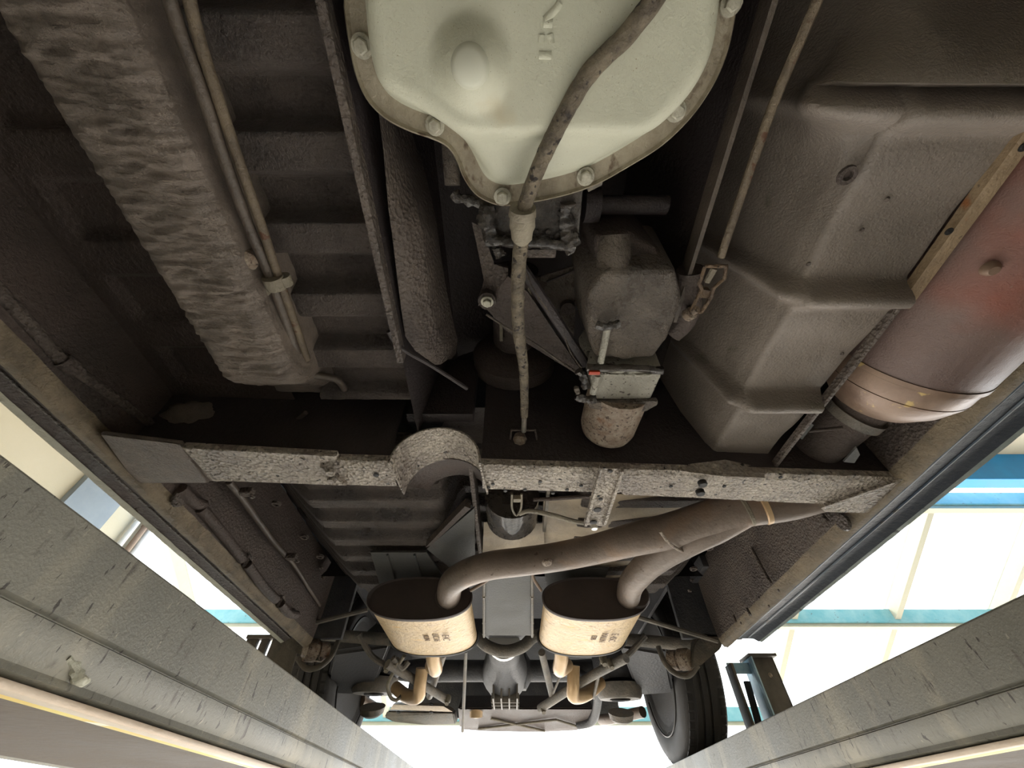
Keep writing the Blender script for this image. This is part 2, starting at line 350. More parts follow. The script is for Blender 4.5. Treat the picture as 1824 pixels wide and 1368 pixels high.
for xa_, xb_ in ((-1.09, -1.046), (-1.030, -1.000), (-.984, -.84)):
    bm = NB(); box(bm, xa_, xb_, 1.85, 1.87, .19, .545, .001); part('face_plate', bm, 'post_steel', t)
bm = NB(); box(bm, -1.095, -.84, 1.845, 1.875, .545, .56, .002); part('cap', bm, 'post_steel', t)

# ================================================================== CAR BODY
car = T('car_body', 'dark undersealed underbody of an old car: floor panels, rails, crossmember and sills', 'car', W(0, .5, .6))
# --- floor left of the tunnel
def fl(x, y):
    h = .506 + .026 * trap((y - .012) / .097, .11)
    return h
bm = NB(); grid(bm, -.335, -.165, 40, -.55, .47, 240, fl, .0012); part('floor_panel', bm, 'floor_gloss', car, 'glossy black ribbed floor strip between rail and tunnel', angle=80)
def fo(x, y):
    return .545 + .012 * (1 - sstep(.0, .012, abs(((y + .03) % .13) - .065) - .03)) * (1 if x > -.60 else 0)
bm = NB(); grid(bm, -.66, -.41, 40, -.55, .52, 180, fo, .001); part('floor_panel', bm, 'underseal_dark', car, angle=80)
# --- chassis rail, thickly undersealed
def rail(bm, xa, xb, h0, h1, y0, y1, ny, end):
    prof = [(xa, h1), (xa, h0 + .012), (xa + .004, h0 + .003), (xa + .012, h0)] + [(xa + .012 + (xb - xa - .03) * k / 8, h0) for k in range(1, 9)] + [(xb - .009, h0 + .004), (xb - .001, h0 + .016), (xb + .012, h1)]
    rows = []
    for j in range(ny + 1):
        y = y0 + (y1 - y0) * j / ny; lift = (sstep(end, y1, y)) * (h1 - h0) * .95
        rows.append([W(px + .0016 * noise.noise(Vector((px * 60, y * 60, 0))), y, min(h1, ph + lift + (.0035 * noise.noise(Vector((px * 45, y * 130, 3))) + .0018 * noise.noise(Vector((px * 110, y * 260, 8))) if xa + .003 < px < xb else 0))) for px, ph in prof])
    sheet(bm, rows)
bm = NB(); rail(bm, -.425, -.322, .44, .53, -.6, .47, 420, .36); part('chassis_rail', bm, 'underseal_thick', car, 'thick wrinkled underseal on the long box rail', angle=80)
# --- tunnel
bm = NB()
rows = []
for k in range(41):
    y = -.6 + k * 1.12 / 40
    rows.append([W(-.160 - .012 * (y + .1), y, .474), W(-.157, y, .52), W(-.150, y, .60), W(-.12, y, .70), W(-.03, y, .755), W(.08, y, .76), W(.19, y, .72), W(.235, y, .62), W(.245, y, .505)])
sheet(bm, rows); part('tunnel', bm, 'underseal_black', car, 'deep black transmission tunnel')
bm = NB(); prism(bm, [W(-.163, -.6, .468), W(-.155, -.6, .468), W(-.163, .36, .468), W(-.172, .36, .468)], (0, 0, .05)); part('tunnel_flange', bm, 'underseal', car)
bm = NB(); tube(bm, [H(692, 590, .47), H(712, 618, .475), H(770, 652, .485), H(832, 692, .50)], .0035, 8); part('tunnel_flange', bm, 'underseal_black', car)
bm = NB(); prism(bm, [W(.236, -.6, .50), W(.243, -.6, .50), W(.236, .30, .485), W(.231, .30, .485)], (0, 0, .025)); part('tunnel_flange', bm, 'line_brown', car)
# curved side bulge of the tunnel
bm = NB()
L_ = [(668, 150, .49), (682, 260, .49), (692, 372, .49), (700, 430, .49), (707, 490, .49), (714, 545, .49), (722, 600, .49), (740, 625, .50), (775, 650, .54)]
M_ = [(700, 150, .60), (716, 260, .57), (738, 350, .54), (750, 400, .525), (758, 470, .518), (765, 530, .518), (776, 585, .52), (788, 615, .53), (798, 640, .56)]
R_ = [(730, 150, .68), (745, 260, .66), (768, 350, .63), (778, 400, .61), (786, 460, .60), (796, 520, .59), (808, 575, .59), (815, 605, .60), (812, 630, .62)]
sheet(bm, [[H(*l), H(*l).lerp(H(*m), .5) - Vector((0, 0, .006)), H(*m), H(*m).lerp(H(*r), .5) - Vector((0, 0, .008)), H(*r)] for l, m, r in zip(L_, M_, R_)])
bmesh.ops.subdivide_edges(bm, edges=bm.edges, cuts=3, smooth=1.0, use_grid_fill=True)
part('tunnel_bulge', bm, 'underseal', car, 'brown curved panel bulging on the left wall of the tunnel', angle=80)
# --- floor right: stamped stepped panel
YS = [.046, .236, .418, .592]
def frh(y):
    h = .452
    for i, yy in enumerate(YS):
        if y >= yy - .020:
            if y < yy - .002: h = .454 - .030 * sstep(yy - .022, yy - .002, y)
            else: h = .424 + .022 * sstep(yy + .004, yy + .022, y) + .008 * sstep(yy + .03, yy + .10, y)
    if y < .028: h = .424 + .17 * (1 - sstep(-.09, .03, y)) + .03 * (1 - sstep(.02, .034, y))*0
    return h
XC = .358
def XRf(y): return .487 - .028 * sstep(.22, .58, y)
def prof_right(y):
    h = frh(y); out = []; XR = XRf(y)
    cx = XC + .012 * (1 - sstep(-.02, .03, y))
    n = 10
    for k in range(n + 1): out.append((XR + (cx + .012 - XR) * k / n, h + .001 * noise.noise(Vector((k, y * 30, 1)))))
    r = .012
    for k in range(1, 7):
        a = k / 6 * math.pi * .46; out.append((cx + .012 - r * math.sin(a), h + r * (1 - math.cos(a))))
    bul = max([0] + [.016 * (1 - sstep(.002, .018, abs(y - q))) for q in YS])
    top = .66
    for k in range(1, 31):
        t = k / 30; hh = h + .014 + (top - h - .014) * t
        dm = math.exp(-((y - .035) / .035) ** 2 - ((t - .16) / .22) ** 2)
        out.append((cx - .004 - .055 * t - bul * (1 - t * .5) - .050 * dm, hh - .016 * dm))
    return out
bm = NB(); rows = []
ny = 260
for j in range(ny + 1):
    y = -.5 + j * 1.09 / ny; rows.append([W(px, y, ph) for px, ph in prof_right(y)])
sheet(bm, rows)
part('stepped_panel', bm, 'shield', car, 'dark grey stamped floor panel stepped by raised cross ridges', angle=60)
bm = NB(); lathe(bm, H(1508, 312, .448), DN, [(0, .010), (.003, .009), (.003, .005), (-.002, .004)], 14); part('drain_hole', bm, 'underseal_dark', car)
for (u, v) in ((1580, 355), (1535, 410), (1500, 630), (1440, 470)):
    bm = NB(); lathe(bm, H(u, v, .451), DN, [(0, .003), (.0015, .002), (.002, 0)], 8); part('tar_blob', bm, 'underseal', car)
def edge_strip(ya, yb, wd, mat, label=None):
    bm = NB(); rows = []
    for k in range(31):
        y = ya + (yb - ya) * k / 30; x = XRf(y) - .001; h = .4375 - .012 * sstep(.2, .58, y)
        rows.append([W(x, y, h + .012), W(x, y, h + .001), W(x + .002, y, h), W(x + wd, y, h), W(x + wd + .001, y, h + .002), W(x + wd + .001, y, h + .008)])
    sheet(bm, rows); part('panel_flange', bm, mat, car, label)
edge_strip(-.5, .25, .015, 'rust_strip', 'rust-brown weld flange'); edge_strip(.25, .588, .005, 'underseal')
for (u, v) in ((1822, 262), (1690, 412)):
    bm = NB(); disc(bm, H(u, v, .437), DN, .004, .001); part('weld_hole', bm, 'tar', car)
# front foot of stepped panel on the crossmember
bm = NB(); sheet(bm, [[H(1225, 828, .425), H(1290, 820, .435), H(1362, 835, .425)], [H(1222, 842, .407), H(1290, 850, .407), H(1360, 852, .407)]]); thicken(bm, .003); part('panel_foot', bm, 'underseal_pocked', car, 'ragged foot of the stepped panel')
# outer floor right above the drum
bm = NB(); grid(bm, .487, .70, 10, -.5, .60, 40, lambda x, y: .60, .001); part('floor_panel', bm, 'underseal_black', car, angle=80)
# rest of the roof of the underbody so that no sky shows through
bm = NB(); box(bm, -.70, -.15, -.8, .62, .62, .66); box(bm, .22, .75, -.8, .62, .665, .69); box(bm, -.16, .26, -.8, .62, .765, .79); part('floor_skin', bm, 'underseal_black', car)
# --- crossmember
def cmy0(x): return .518 + .05 * (x + .25)
for xa_, xb_, n_ in ((-.66, -.203, 50), (-.052, .67, 90)):
    bm = NB(); rows = []; rf_ = []
    for k in range(n_ + 1):
        x = xa_ + (xb_ - xa_) * k / n_; y0 = cmy0(x); y1 = y0 + .072 + .006 * (x > .2) + .01 * sstep(.2, .6, x)
        j = lambda s_: .0018 * noise.noise(Vector((x * 90, s_ * 7.3, 0)))
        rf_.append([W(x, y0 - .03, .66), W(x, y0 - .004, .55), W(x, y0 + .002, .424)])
        rows.append([W(x, y0 + .002, .424), W(x, y0 + .004 + j(1), .413 + j(2))] + [W(x, y0 + .004 + (y1 - y0 - .006) * q / 6, .410 + .0012 * noise.noise(Vector((x * 120, q, 5)))) for q in range(1, 7)] + [W(x, y1 + j(4), .412), W(x, y1 + .001, .54)])
    sheet(bm, rows); part('crossmember', bm, 'underseal_pocked', car, 'pale pitted underseal on the crossmember', angle=60)
    bm = NB(); sheet(bm, rf_); part('crossmember_front', bm, 'underseal_black', car, 'front face of the crossmember, its shade painted black')  # shade on the front face put into its near-black colour
bm = NB(); box(bm, -.19, -.07, .50, .52, .50, .66); part('crossmember_front', bm, 'underseal_black', car)  # same painted shade behind the arch gap
# wider left end plate
bm = NB(); prism(bm, [H(175, 772, .405), H(322, 790, .405), H(372, 862, .405), H(240, 862, .405)], (0, 0, .008)); bmesh.ops.bevel(bm, geom=bm.edges[:], offset=.003, segments=2, affect='EDGES'); part('end_plate', bm, 'underseal_thick', car)
bm = NB(); prism(bm, [H(322, 797, .402), H(598, 812, .402), H(600, 820, .402), H(568, 823, .402), H(568, 832, .402), H(618, 866, .402), H(440, 858, .402), H(372, 850, .402)], (0, 0, .012)); bmesh.ops.bevel(bm, geom=bm.edges[:], offset=.0015, segments=2, affect='EDGES'); part('doubler_plate', bm, 'underseal_pocked', car)
bm = NB(); prism(bm, [H(1462, 905, .404), H(1620, 850, .404), H(1636, 846, .404), H(1545, 914, .404), H(1470, 912, .404)], (0, 0, .008)); part('end_plate', bm, 'underseal_pocked', car)
for (u, v, h) in ((590, 838, .398), (592, 852, .398), (1250, 858, .405), (1246, 874, .405)):
    bm = NB(); disc(bm, H(u, v, h), DN, .0075, .006); part('bolt', bm, 'underseal_pocked' if u < 700 else 'tar', car)
for (u, v) in ((670, 846), (878, 862), (962, 858), (1035, 865), (1195, 866), (1010, 872), (935, 872), (1290, 866), (870, 868), (1390, 850), (900, 874), (985, 878)):
    bm = NB(); disc(bm, H(u, v, .4085), DN, .0035 if u not in (670, 1250) else .005, .001, 10); part('rivet_hole', bm, 'tar', car)
# arch over the shaft
bm = NB(); rows = []
for q, (yy, dx) in enumerate(((.517, 0), (.545, .003), (.575, .006), (.605, .010))):
    row = []
    for k in range(25):
        a = math.pi * k / 24; row.append(W(-.128 + dx - .076 * math.cos(a), yy, .404 + .080 * math.sin(a) ** .9 + .0012 * noise.noise(Vector((k * .9, yy * 100, 0)))))
    rows.append(row)
sheet(bm, rows); thicken(bm, .003); part('crossmember_arch', bm, 'underseal_pocked', car, 'pale pitted arch bridging the crossmember', angle=60)
bm = NB(); rows = [[W(-.132 - .052 * math.cos(math.pi * k / 16), .606 , .41 + .066 * math.sin(math.pi * k / 16)), W(-.132 - .05 * math.cos(math.pi * k / 16), .606, .50)] for k in range(17)]
sheet(bm, [[W(-.122 - .072 * math.cos(math.pi * k / 16), .602, .42 + .060 * math.sin(math.pi * k / 16)) for k in range(17)], [W(-.115 - .060 * math.cos(math.pi * k / 16), .72, .49 + .04 * math.sin(math.pi * k / 16)) for k in range(17)]]); part('arch_liner', bm, 'underseal_dark', car)
# --- rear floor with pressed ribs turning up at the sides
def rf(x, y):
    ax = abs(x); yy = y
    out = max(0, ax - .46)
    k = out * .85
    ribs = .019 * trap((yy - .85 + .10 * sstep(.46, .66, ax)) / .088, .16) * (1 - .75 * sstep(.50, .66, ax)) if .72 < yy < 1.28 else 0
    tun = .10 * (1 - sstep(.125, .165, ax))
    return .520 + k * .9 - ribs + tun
bm = NB(); grid(bm, -.68, .68, 110, .60, 1.33, 260, rf, .0010); part('rear_floor', bm, 'floor_gloss', car, 'black ribbed rear floor with upturned ends', angle=60)
for (u, v) in ((493, 896), (543, 955), (571, 990), (573, 1010), (576, 1028), (1263, 975), (1235, 1012), (1232, 1032), (1228, 1051)):
    bm = NB(); rr = .011 if v < 1005 or u == 1235 else .006
    lathe(bm, H(u, v, .515), DN, [(0, rr), (.005, rr * .9), (.005, rr * .55), (.001, rr * .5)], 14); part('rubber_plug', bm, 'underseal', car)
bm = NB(); grid(bm, -.62, .62, 60, 1.30, 3.0, 60, lambda x, y: .56 + .22 * sstep(1.30, 1.42, y) - .10 * sstep(2.3, 2.7, y), .001); part('boot_floor', bm, 'axle_black', car)
bm = NB(); box(bm, -.62, .62, 2.9, 2.93, .46, .70, .004); part('rear_valance', bm, 'axle_black', car)
for s_ in (-1, 1):
    bm = NB(); box(bm, min(s_ * .56, s_ * .76), max(s_ * .56, s_ * .76), 1.47, 1.49, .435, .88, .004); part('wheel_arch_front', bm, 'axle_black', car)
    bm = NB(); box(bm, min(s_ * .575, s_ * .59), max(s_ * .575, s_ * .59), 1.47, 2.95, .62, .88, .004); part('wheel_arch_wall', bm, 'axle_black', car)
    bm = NB(); box(bm, min(s_ * .64, s_ * .74), max(s_ * .64, s_ * .74), 1.32, 1.45, .60, .64, .004); part('sill_end_plate', bm, 'axle_black', car)
# --- tunnel side brackets, dark reinforcement plates in the rear floor (left)
bm = NB(); prism(bm, [H(760, 978, .485), H(845, 905, .485), H(846, 990, .485), H(800, 1010, .485)], (0, 0, .006)); part('reinforcement_plate', bm, 'plate_grey', car, 'smooth dark grey gusset')
bm = NB(); prism(bm, [H(758, 975, .478), H(768, 972, .478), H(838, 906, .478), H(828, 902, .478)], (0, 0, .02)); part('gusset_lip', bm, 'underseal_dark', car)
bm = NB(); prism(bm, [H(660, 984, .492), H(760, 984, .492), H(800, 1045, .492), H(676, 1040, .492)], (0, 0, .005)); part('reinforcement_plate', bm, 'plate_grey', car)
for x0 in (690, 738):
    bm = NB(); tube(bm, [H(x0, 988, .489), H(x0 + 14, 1036, .489)], .003, 6); part('pressed_rib', bm, 'plate_grey', car)
bm = NB(); box(bm, -.088, -.079, .62, 1.02, .49, .54, .002); part('tunnel_rail', bm, 'underseal', car)
# tan shields
bm = NB(); sheet(bm, [[H(862, 930 + 0, .50), H(915, 935, .485), H(968, 932, .50)], [H(860, 975, .50), H(915, 978, .485), H(970, 975, .50)], [H(858, 1012, .50), H(915, 1016, .485), H(968, 1012, .50)]]); bmesh.ops.subdivide_edges(bm, edges=bm.edges, cuts=3, smooth=1, use_grid_fill=True); part('heat_shield', bm, 'shield_tan', car, 'tan curved shield under the tunnel')
bm = NB(); sheet(bm, [[H(968, 890, .52), H(1100, 880, .50), H(1350, 885, .53), H(1440, 880, .55)], [H(965, 960, .52), H(1080, 930, .50), H(1290, 925, .53), H(1400, 905, .55)], [H(970, 1005, .52), H(1060, 1000, .50), H(1180, 985, .52), H(1260, 940, .55)], [H(975, 1030, .52), H(1040, 1040, .51), H(1110, 1040, .52), H(1160, 1000, .53)]]); bmesh.ops.subdivide_edges(bm, edges=bm.edges, cuts=3, smooth=1, use_grid_fill=True); part('heat_shield', bm, 'shield_tan', car, 'tan heat shield above the exhaust pipe')
bm = NB(); prism(bm, [H(968, 1012, .495), H(1085, 1012, .495), H(1070, 1050, .495), H(975, 1050, .495)], (0, 0, .004)); part('reinforcement_plate', bm, 'plate_grey', car)
# black gearbox end plate between the mufflers (propshaft tube support)
bm = NB(); prism(bm, [Y(862, 1016, 1.02), Y(952, 1016, 1.02), Y(948, 1132, 1.36), Y(860, 1132, 1.36)], (0, 0, .02)); part('torque_plate', bm, 'plate_grey', car, 'flat dark grey plate between the mufflers')
for (u) in (862, 948):
    bm = NB(); tube(bm, [Y(u, 1018, 1.02), Y(u, 1134, 1.36)], .004, 8); part('plate_edge', bm, 'axle_grey', car)
    for v, yy in ((1063, 1.14), (1110, 1.29), (1130, 1.355)):
        bm = NB(); bolt(bm, Y(u, v, yy - .004), DN, .004); part('bolt', bm, 'axle_grey', car)
# --- sills
def sill(s, lip, outer, n1, n2):
    a, b = -.9, 1.44; N_ = 120
    def ex(prof, name, mat, label=None, jit=0, thick=.002):
        bm = NB(); rows = []
        for k in range(N_ + 1):
            y = a + (b - a) * k / N_
            rows.append([W(s * (px + jit * noise.noise(Vector((px * 50, y * 70, i)))), y, ph + jit * noise.noise(Vector((px * 50, y * 60, 9 + i)))) for i, (px, ph) in enumerate(prof)])
        sheet(bm, rows); thicken(bm, thick); return part(name, bm, mat, car, label, angle=60)
    ex([(lip - .01, .64), (lip - .012, .50), (lip - .008, .425)], 'sill_inner_wall', 'underseal_dark' if s < 0 else 'underseal')
    ex([(lip - .008, .426), (lip - .005, .412), (lip, .404), (lip + .010, .402), (lip + .016, .407)], 'pinch_weld', 'sill_inner', n1, .0015)
    ex([(lip + .014, .408), (lip + .022, .424), (lip + .035, .428), (outer - .025, .426), (outer - .012, .418)], 'sill_underside', 'underseal_dark' if s < 0 else 'sill_navy')
    for k_, xq in enumerate((.38, .68)):
        xx = lip + .016 + (outer - lip - .03) * xq; bm = NB(); tube(bm, [W(s * xx, -.9, .425), W(s * xx, 1.43, .425)], .0028, 6, wob=.5); part('sill_seam', bm, 'underseal' if s < 0 else 'sill_paint', car)
    ex([(outer - .013, .418), (outer - .004, .4145), (outer + .002, .420), (outer + .006, .43)], 'sill_edge', 'sill_edge' if s < 0 else 'sill_pale', n2, .001)
    ex([(outer + .006, .43), (outer + .05, .52), (outer + .08, .70), (outer + .07, 1.0)], 'sill_outer_skin', 'sill_paint')
sill(-1, .648, .740, 'rusty tan weld lip along the left sill', 'pale chipped edge of the left sill')
sill(1, .672, .800, 'tan weld lip along the right sill', 'blue-grey painted edge of the right sill')
# body above, so the sky is not seen through the floor
bm = NB(); box(bm, -.78, .84, -.9, 1.35, .80, .84); box(bm, -.84, .88, 1.30, 3.0, .86, .90); part('cabin_floor_skin', bm, 'underseal_black', car)
for xw in (-.86, .86):
    bm = NB(); box(bm, xw - .01, xw + .01, 1.44, 3.0, .62, .95, .004); part('rear_wing', bm, 'sill_paint', car)
# left sill inner wall details
bm = NB(); tube(bm, [X(-60, 455, -.635), X(40, 565, -.635), X(112, 645, -.635)], .0085, 12); tube(bm, [X(112, 645, -.635), X(200, 705, -.635), X(290, 770, -.63)], .0075, 12); lathe(bm, X(108, 640, -.635), (0, 1, .2), [(0, .012), (.02, .012), (.03, .010)], 14); part('conduit', bm, 'underseal', car)
bm = NB(); bmesh.ops.create_icosphere(bm, subdivisions=4, radius=1)
for v_ in bm.verts:
    n_ = v_.co.copy(); k_ = 1 + .22 * noise.noise(n_ * 2.2) + .10 * noise.noise(n_ * 7)
    v_.co = H(342, 742, .505) + Vector((n_.x * .050, n_.y * .026, n_.z * .028)) * k_
part('sealant_lump', bm, 'underseal_thick', car, 'rough lump of sealant at the rail end')
bm = NB(); tube(bm, [H(400, 752, .50), H(460, 752, .50), H(520, 750, .50), H(545, 735, .50)], .004, 8); part('conduit', bm, 'underseal_dark', car)
for pts in ([(322, 870), (345, 893), (362, 900)], [(358, 905), (400, 955), (432, 996)], [(440, 1005), (470, 1045), (492, 1068)], [(500, 1075), (515, 1092), (528, 1095)]):
    bm = NB(); tube(bm, [X(u, v, -.63) for u, v in pts], .011, 10); part('conduit', bm, 'underseal_dark', car)
for (u, v) in ((318, 888), (440, 1000), (500, 1072)):
    bm = NB(); lathe(bm, X(u, v, -.634), (1, 0, -.1), [(0, .016), (.004, .015), (.005, .009)], 14); part('body_plug', bm, 'underseal', car)
bm = NB(); lathe(bm, X(1503, 930, .655), (-1, 0, -.1), [(0, .017), (.005, .015), (.006, .0)], 16); part('body_plug', bm, 'underseal', car)
for pts in ([(1338, 975), (1362, 1020), (1374, 1040)], [(1455, 905), (1475, 930)], [(1306, 1096), (1311, 1108)], [(1330, 1084), (1337, 1096)]):
    bm = NB(); tube(bm, [X(u, v, .652) for u, v in pts], .004, 8); part('pressed_rib', bm, 'underseal', car)
for (u, v) in ((1370, 1080), (1387, 1052), (1344, 1030), (1352, 1065), (1336, 1058), (1320, 1110)):
    bm = NB(); lathe(bm, X(u, v, .656), (-1, 0, 0), [(0, .004), (.002, .003), (.003, 0)], 8); part('tar_blob', bm, 'underseal', car)
# jacking stay bars from the sill ends to the centre
bm = NB(); tube(bm, [Y(508, 1122, 1.42), Y(655, 1086, 1.42)], .0075, 8); part('stay_bar', bm, 'axle_grey', car)
bm = NB(); tube(bm, [Y(1128, 1097, 1.42), Y(1278, 1142, 1.42)], .0075, 8); part('stay_bar', bm, 'axle_grey', car)
# front crossmember hanger bracket (drilled channel)
hb = T('hanger_bracket', 'pale drilled channel bracket hanging back from the middle of the crossmember', 'bracket', H(1075, 890, .40))
bm = NB(); prism(bm, [H(1072, 834, .397), H(1106, 835, .397), H(1076, 937, .397), H(1044, 935, .397)], (0, 0, .004)); part('strap', bm, 'underseal_pocked', hb)
bm = NB(); prism(bm, [H(1070, 836, .389), H(1074, 836, .389), H(1046, 938, .389), H(1041, 938, .389)], (0, 0, .010)); part('side_lip', bm, 'underseal_pocked', hb)
bm = NB(); prism(bm, [H(1107, 840, .389), H(1112, 840, .389), H(1079, 938, .389), H(1074, 938, .389)], (0, 0, .010)); part('side_lip', bm, 'underseal_pocked', hb)
for (u, v, r) in ((1087, 839, .004), (1066, 884, .0025), (1070, 889, .004), (1064, 908, .007), (1057, 930, .007)):
    bm = NB(); disc(bm, H(u, v, .3965), DN, r, .001, 12); part('hole', bm, 'tar', hb)
bm = NB(); disc(bm, H(1058, 937, .390), DN, .0065, .005); part('bolt', bm, 'bright_metal', hb)
# ================================================================== LINES
def lines(pts1, r, name, label, mat='dirty_steel', cat='pipe', group=None, wob=.0, seg=10):
    bm = NB(); tube(bm, pts1, r, seg, 5, wob=wob); return single(name, bm, mat, label, cat, group)
lines([H(285, -60, .46), H(315, 40, .46), H(355, 150, .46), H(400, 285, .462), H(440, 395, .465), H(482, 495, .47), H(510, 575, .475), H(540, 655, .485), H(562, 668, .50), H(600, 676, .51), H(618, 700, .52)], .0062, 'fuel_line', 'thicker brown fuel pipe beside the long rail, left one of a pair', 'line_brown', 'pipe')
lines([H(325, -60, .462), H(352, 60, .462), H(390, 180, .463), H(430, 300, .465), H(465, 400, .468), H(497, 497, .472), H(520, 560, .478), H(547, 640, .488)], .0054, 'brake_line', 'brown brake pipe with tan mottling beside the long rail, right one of a pair', 'rust_rod', 'pipe')  # brown and tan mottled at random along the pipe
cl = T('pipe_clamp', 'metal clamp with ears gripping the two pipes beside the rail', 'clamp', H(488, 510, .47))
bm = NB(); lathe(bm, H(488, 500, .468), (0, 1, .1), [(-.006, .010), (-.006, .013), (.010, .013), (.010, .010)], 14); part('collar', bm, 'dirty_steel', cl)
bm = NB(); lathe(bm, H(506, 497, .474), (0, 1, .1), [(-.005, .007), (-.005, .009), (.008, .009), (.008, .007)], 14); part('collar', bm, 'dirty_steel', cl)
bm = NB(); prism(bm, [H(452, 532, .468), H(476, 512, .468), H(484, 522, .468), H(458, 542, .468)], (0, 0, .004)); part('ear', bm, 'dirty_steel', cl)
bm = NB(); lathe(bm, H(438, 465, .462), (.15, .1, -1), [(-.03, .014), (0, .013), (.004, .008), (.005, 0)], 14); part('rail_plug', bm, 'rust_cup', car, 'round rubber plug in the side of the rail')
g = 'rear brake pipe run left'
lines([H(408, 858, .47), H(430, 885, .475), H(455, 920, .485), H(488, 965, .49), H(515, 995, .495)], .007, 'brake_pipe', 'brown pipe running rearward beside the left inner sill, front length', 'line_brown', 'pipe')
lines([H(515, 995, .495), H(530, 1015, .50), H(550, 1048, .50), H(570, 1078, .505)], .005, 'brake_pipe', 'brown pipe running rearward beside the left inner sill, rear length', 'line_brown', 'pipe')
for (u, v, lb) in ((440, 880, 'pipe clip with a bolt behind the crossmember at left'), (520, 995, 'pipe clip with a bolt beside the floor ribs at left')):
    bm = NB(); box(bm, H(u, v, .47).x - .016, H(u, v, .47).x + .010, H(u, v, .47).y - .008, H(u, v, .47).y + .008, .468, .482, .002); bolt(bm, H(u + 10, v + 4, .467), DN, .004)
    single('pipe_clip', bm, 'underseal', lb, 'clip')
# ================================================================== TRANSMISSION
tr = T('transmission', 'gearbox with a large cream oil pan and oily black casing', 'gearbox', H(960, 150, .5))
outline = [(606, -60), (612, 10), (622, 80), (634, 135), (655, 180), (688, 213), (730, 235), (768, 248), (796, 262), (812, 285), (824, 315), (845, 345), (872, 361), (900, 367), (935, 363), (1000, 350), (1060, 330), (1120, 297), (1178, 260), (1228, 212), (1268, 155), (1294, 95), (1310, 20), (1316, -60)]
OL = [Vector((H(u, v, .478).x, H(u, v, .478).y)) for u, v in outline]
y0_, y1_ = OL[0].y, -.34
OL = [Vector((OL[0].x + .015, y1_ + .03)), Vector((OL[0].x + .0, y1_ + .08)), Vector((OL[0].x, (y0_ + y1_) / 2))] + OL + [Vector((OL[-1].x, (y0_ + y1_) / 2)), Vector((OL[-1].x, y1_ + .08)), Vector((OL[-1].x - .015, y1_ + .03)), Vector((OL[-1].x - .05, y1_)), Vector((OL[0].x + .05, y1_))]
OL = smooth_path([Vector((p.x, p.y, 0)) for p in OL + [OL[0]]], 9)[:-1]
# even resampling
def resample(P, n):
    L = [0]
    for i in range(len(P)): L.append(L[-1] + (P[(i + 1) % len(P)] - P[i]).length)
    out = []; j = 0
    for k in range(n):
        s_ = L[-1] * k / n
        while L[j + 1] < s_: j += 1
        t = (s_ - L[j]) / max(1e-9, L[j + 1] - L[j]); out.append(P[j % len(P)].lerp(P[(j + 1) % len(P)], t))
    return out
OL = resample(OL, 260)
def inset(P, d):
    n = len(P); Q = []
    for i in range(n):
        t = (P[(i + 3) % n] - P[i - 3]).normalized(); Q.append(P[i] + Vector((-t.y, t.x, 0)) * d)
    return Q
area = sum(OL[i].x * OL[(i + 1) % 260].y - OL[(i + 1) % 260].x * OL[i].y for i in range(260))
sg = 1 if area > 0 else -1
def soft(P, k):
    for _ in range(k): P = [(P[i - 1] + P[i] * 2 + P[(i + 1) % len(P)]) / 4 for i in range(len(P))]
    return P
def ring_verts(bm, P, hf): return [bm.verts.new(W(p.x, p.y, hf(p) if callable(hf) else hf)) for p in P]
def bridge(bm, a, b):
    n = len(a)
    for i in range(n): bm.faces.new((a[i], a[(i + 1) % n], b[(i + 1) % n], b[i]))
bm = NB()
r0 = ring_verts(bm, OL, .488); r1 = ring_verts(bm, inset(OL, sg * .001), .474); r2 = ring_verts(bm, inset(OL, sg * .003), .471); r3 = ring_verts(bm, inset(OL, sg * .0055), .4745)
r4 = ring_verts(bm, soft(inset(OL, sg * .025), 6), .4755)
for a, b in ((r0, r1), (r1, r2), (r2, r3), (r3, r4)): bridge(bm, a, b)
part('pan_flange', bm, 'pan_flange', tr, 'grubby brown rim of the oil pan', angle=50)
cen = Vector((.03, -.09, 0))
YR = H(950, 232, .44).y; YT = H(895, 335, .47).y
db = H(838, 118, .415)
def drain(p):
    d = (Vector((p.x, p.y, 0)) - Vector((db.x, db.y, 0))).length
    return .016 * (1 - sstep(.014, .036, d)) 
def deep(p): return 1 - .30 * sstep(YR - .006, YR + .016, p.y) - .45 * max(0, min(1, (p.y - YR) / (YT - YR)))
bm = NB(); prev = None
spec = [(.020, 0), (.0225, .05), (.0245, .25), (.0275, .62), (.031, .86), (.036, .96), (.042, 1.0)]
for i, (d, k) in enumerate(spec):
    P = soft(inset(OL, sg * d), 4 + 5 * i)
    r = ring_verts(bm, P, lambda p, k=k: .476 - .050 * k * deep(p) - (drain(p) if i > 4 else 0))
    if prev: bridge(bm, prev, r)
    prev = r
last = P
for q in range(1, 46):
    f = 1 - q / 46; P = [cen + (p - cen) * f for p in soft(last, q)]
    r = ring_verts(bm, P, lambda p: .476 - .050 * deep(p) - drain(p)); bridge(bm, prev, r); prev = r
bm.faces.new(prev)
pan = part('oil_pan', bm, 'pan_paint', tr, 'cream painted oil pan with a raised drain boss', angle=60)
bm = NB(); lathe(bm, W(db.x, db.y, .410), DN, [(-.004, .016), (.0, .0155), (.006, .014), (.0085, .011), (.009, 0)], 28); part('drain_boss', bm, 'emboss', pan, angle=50)
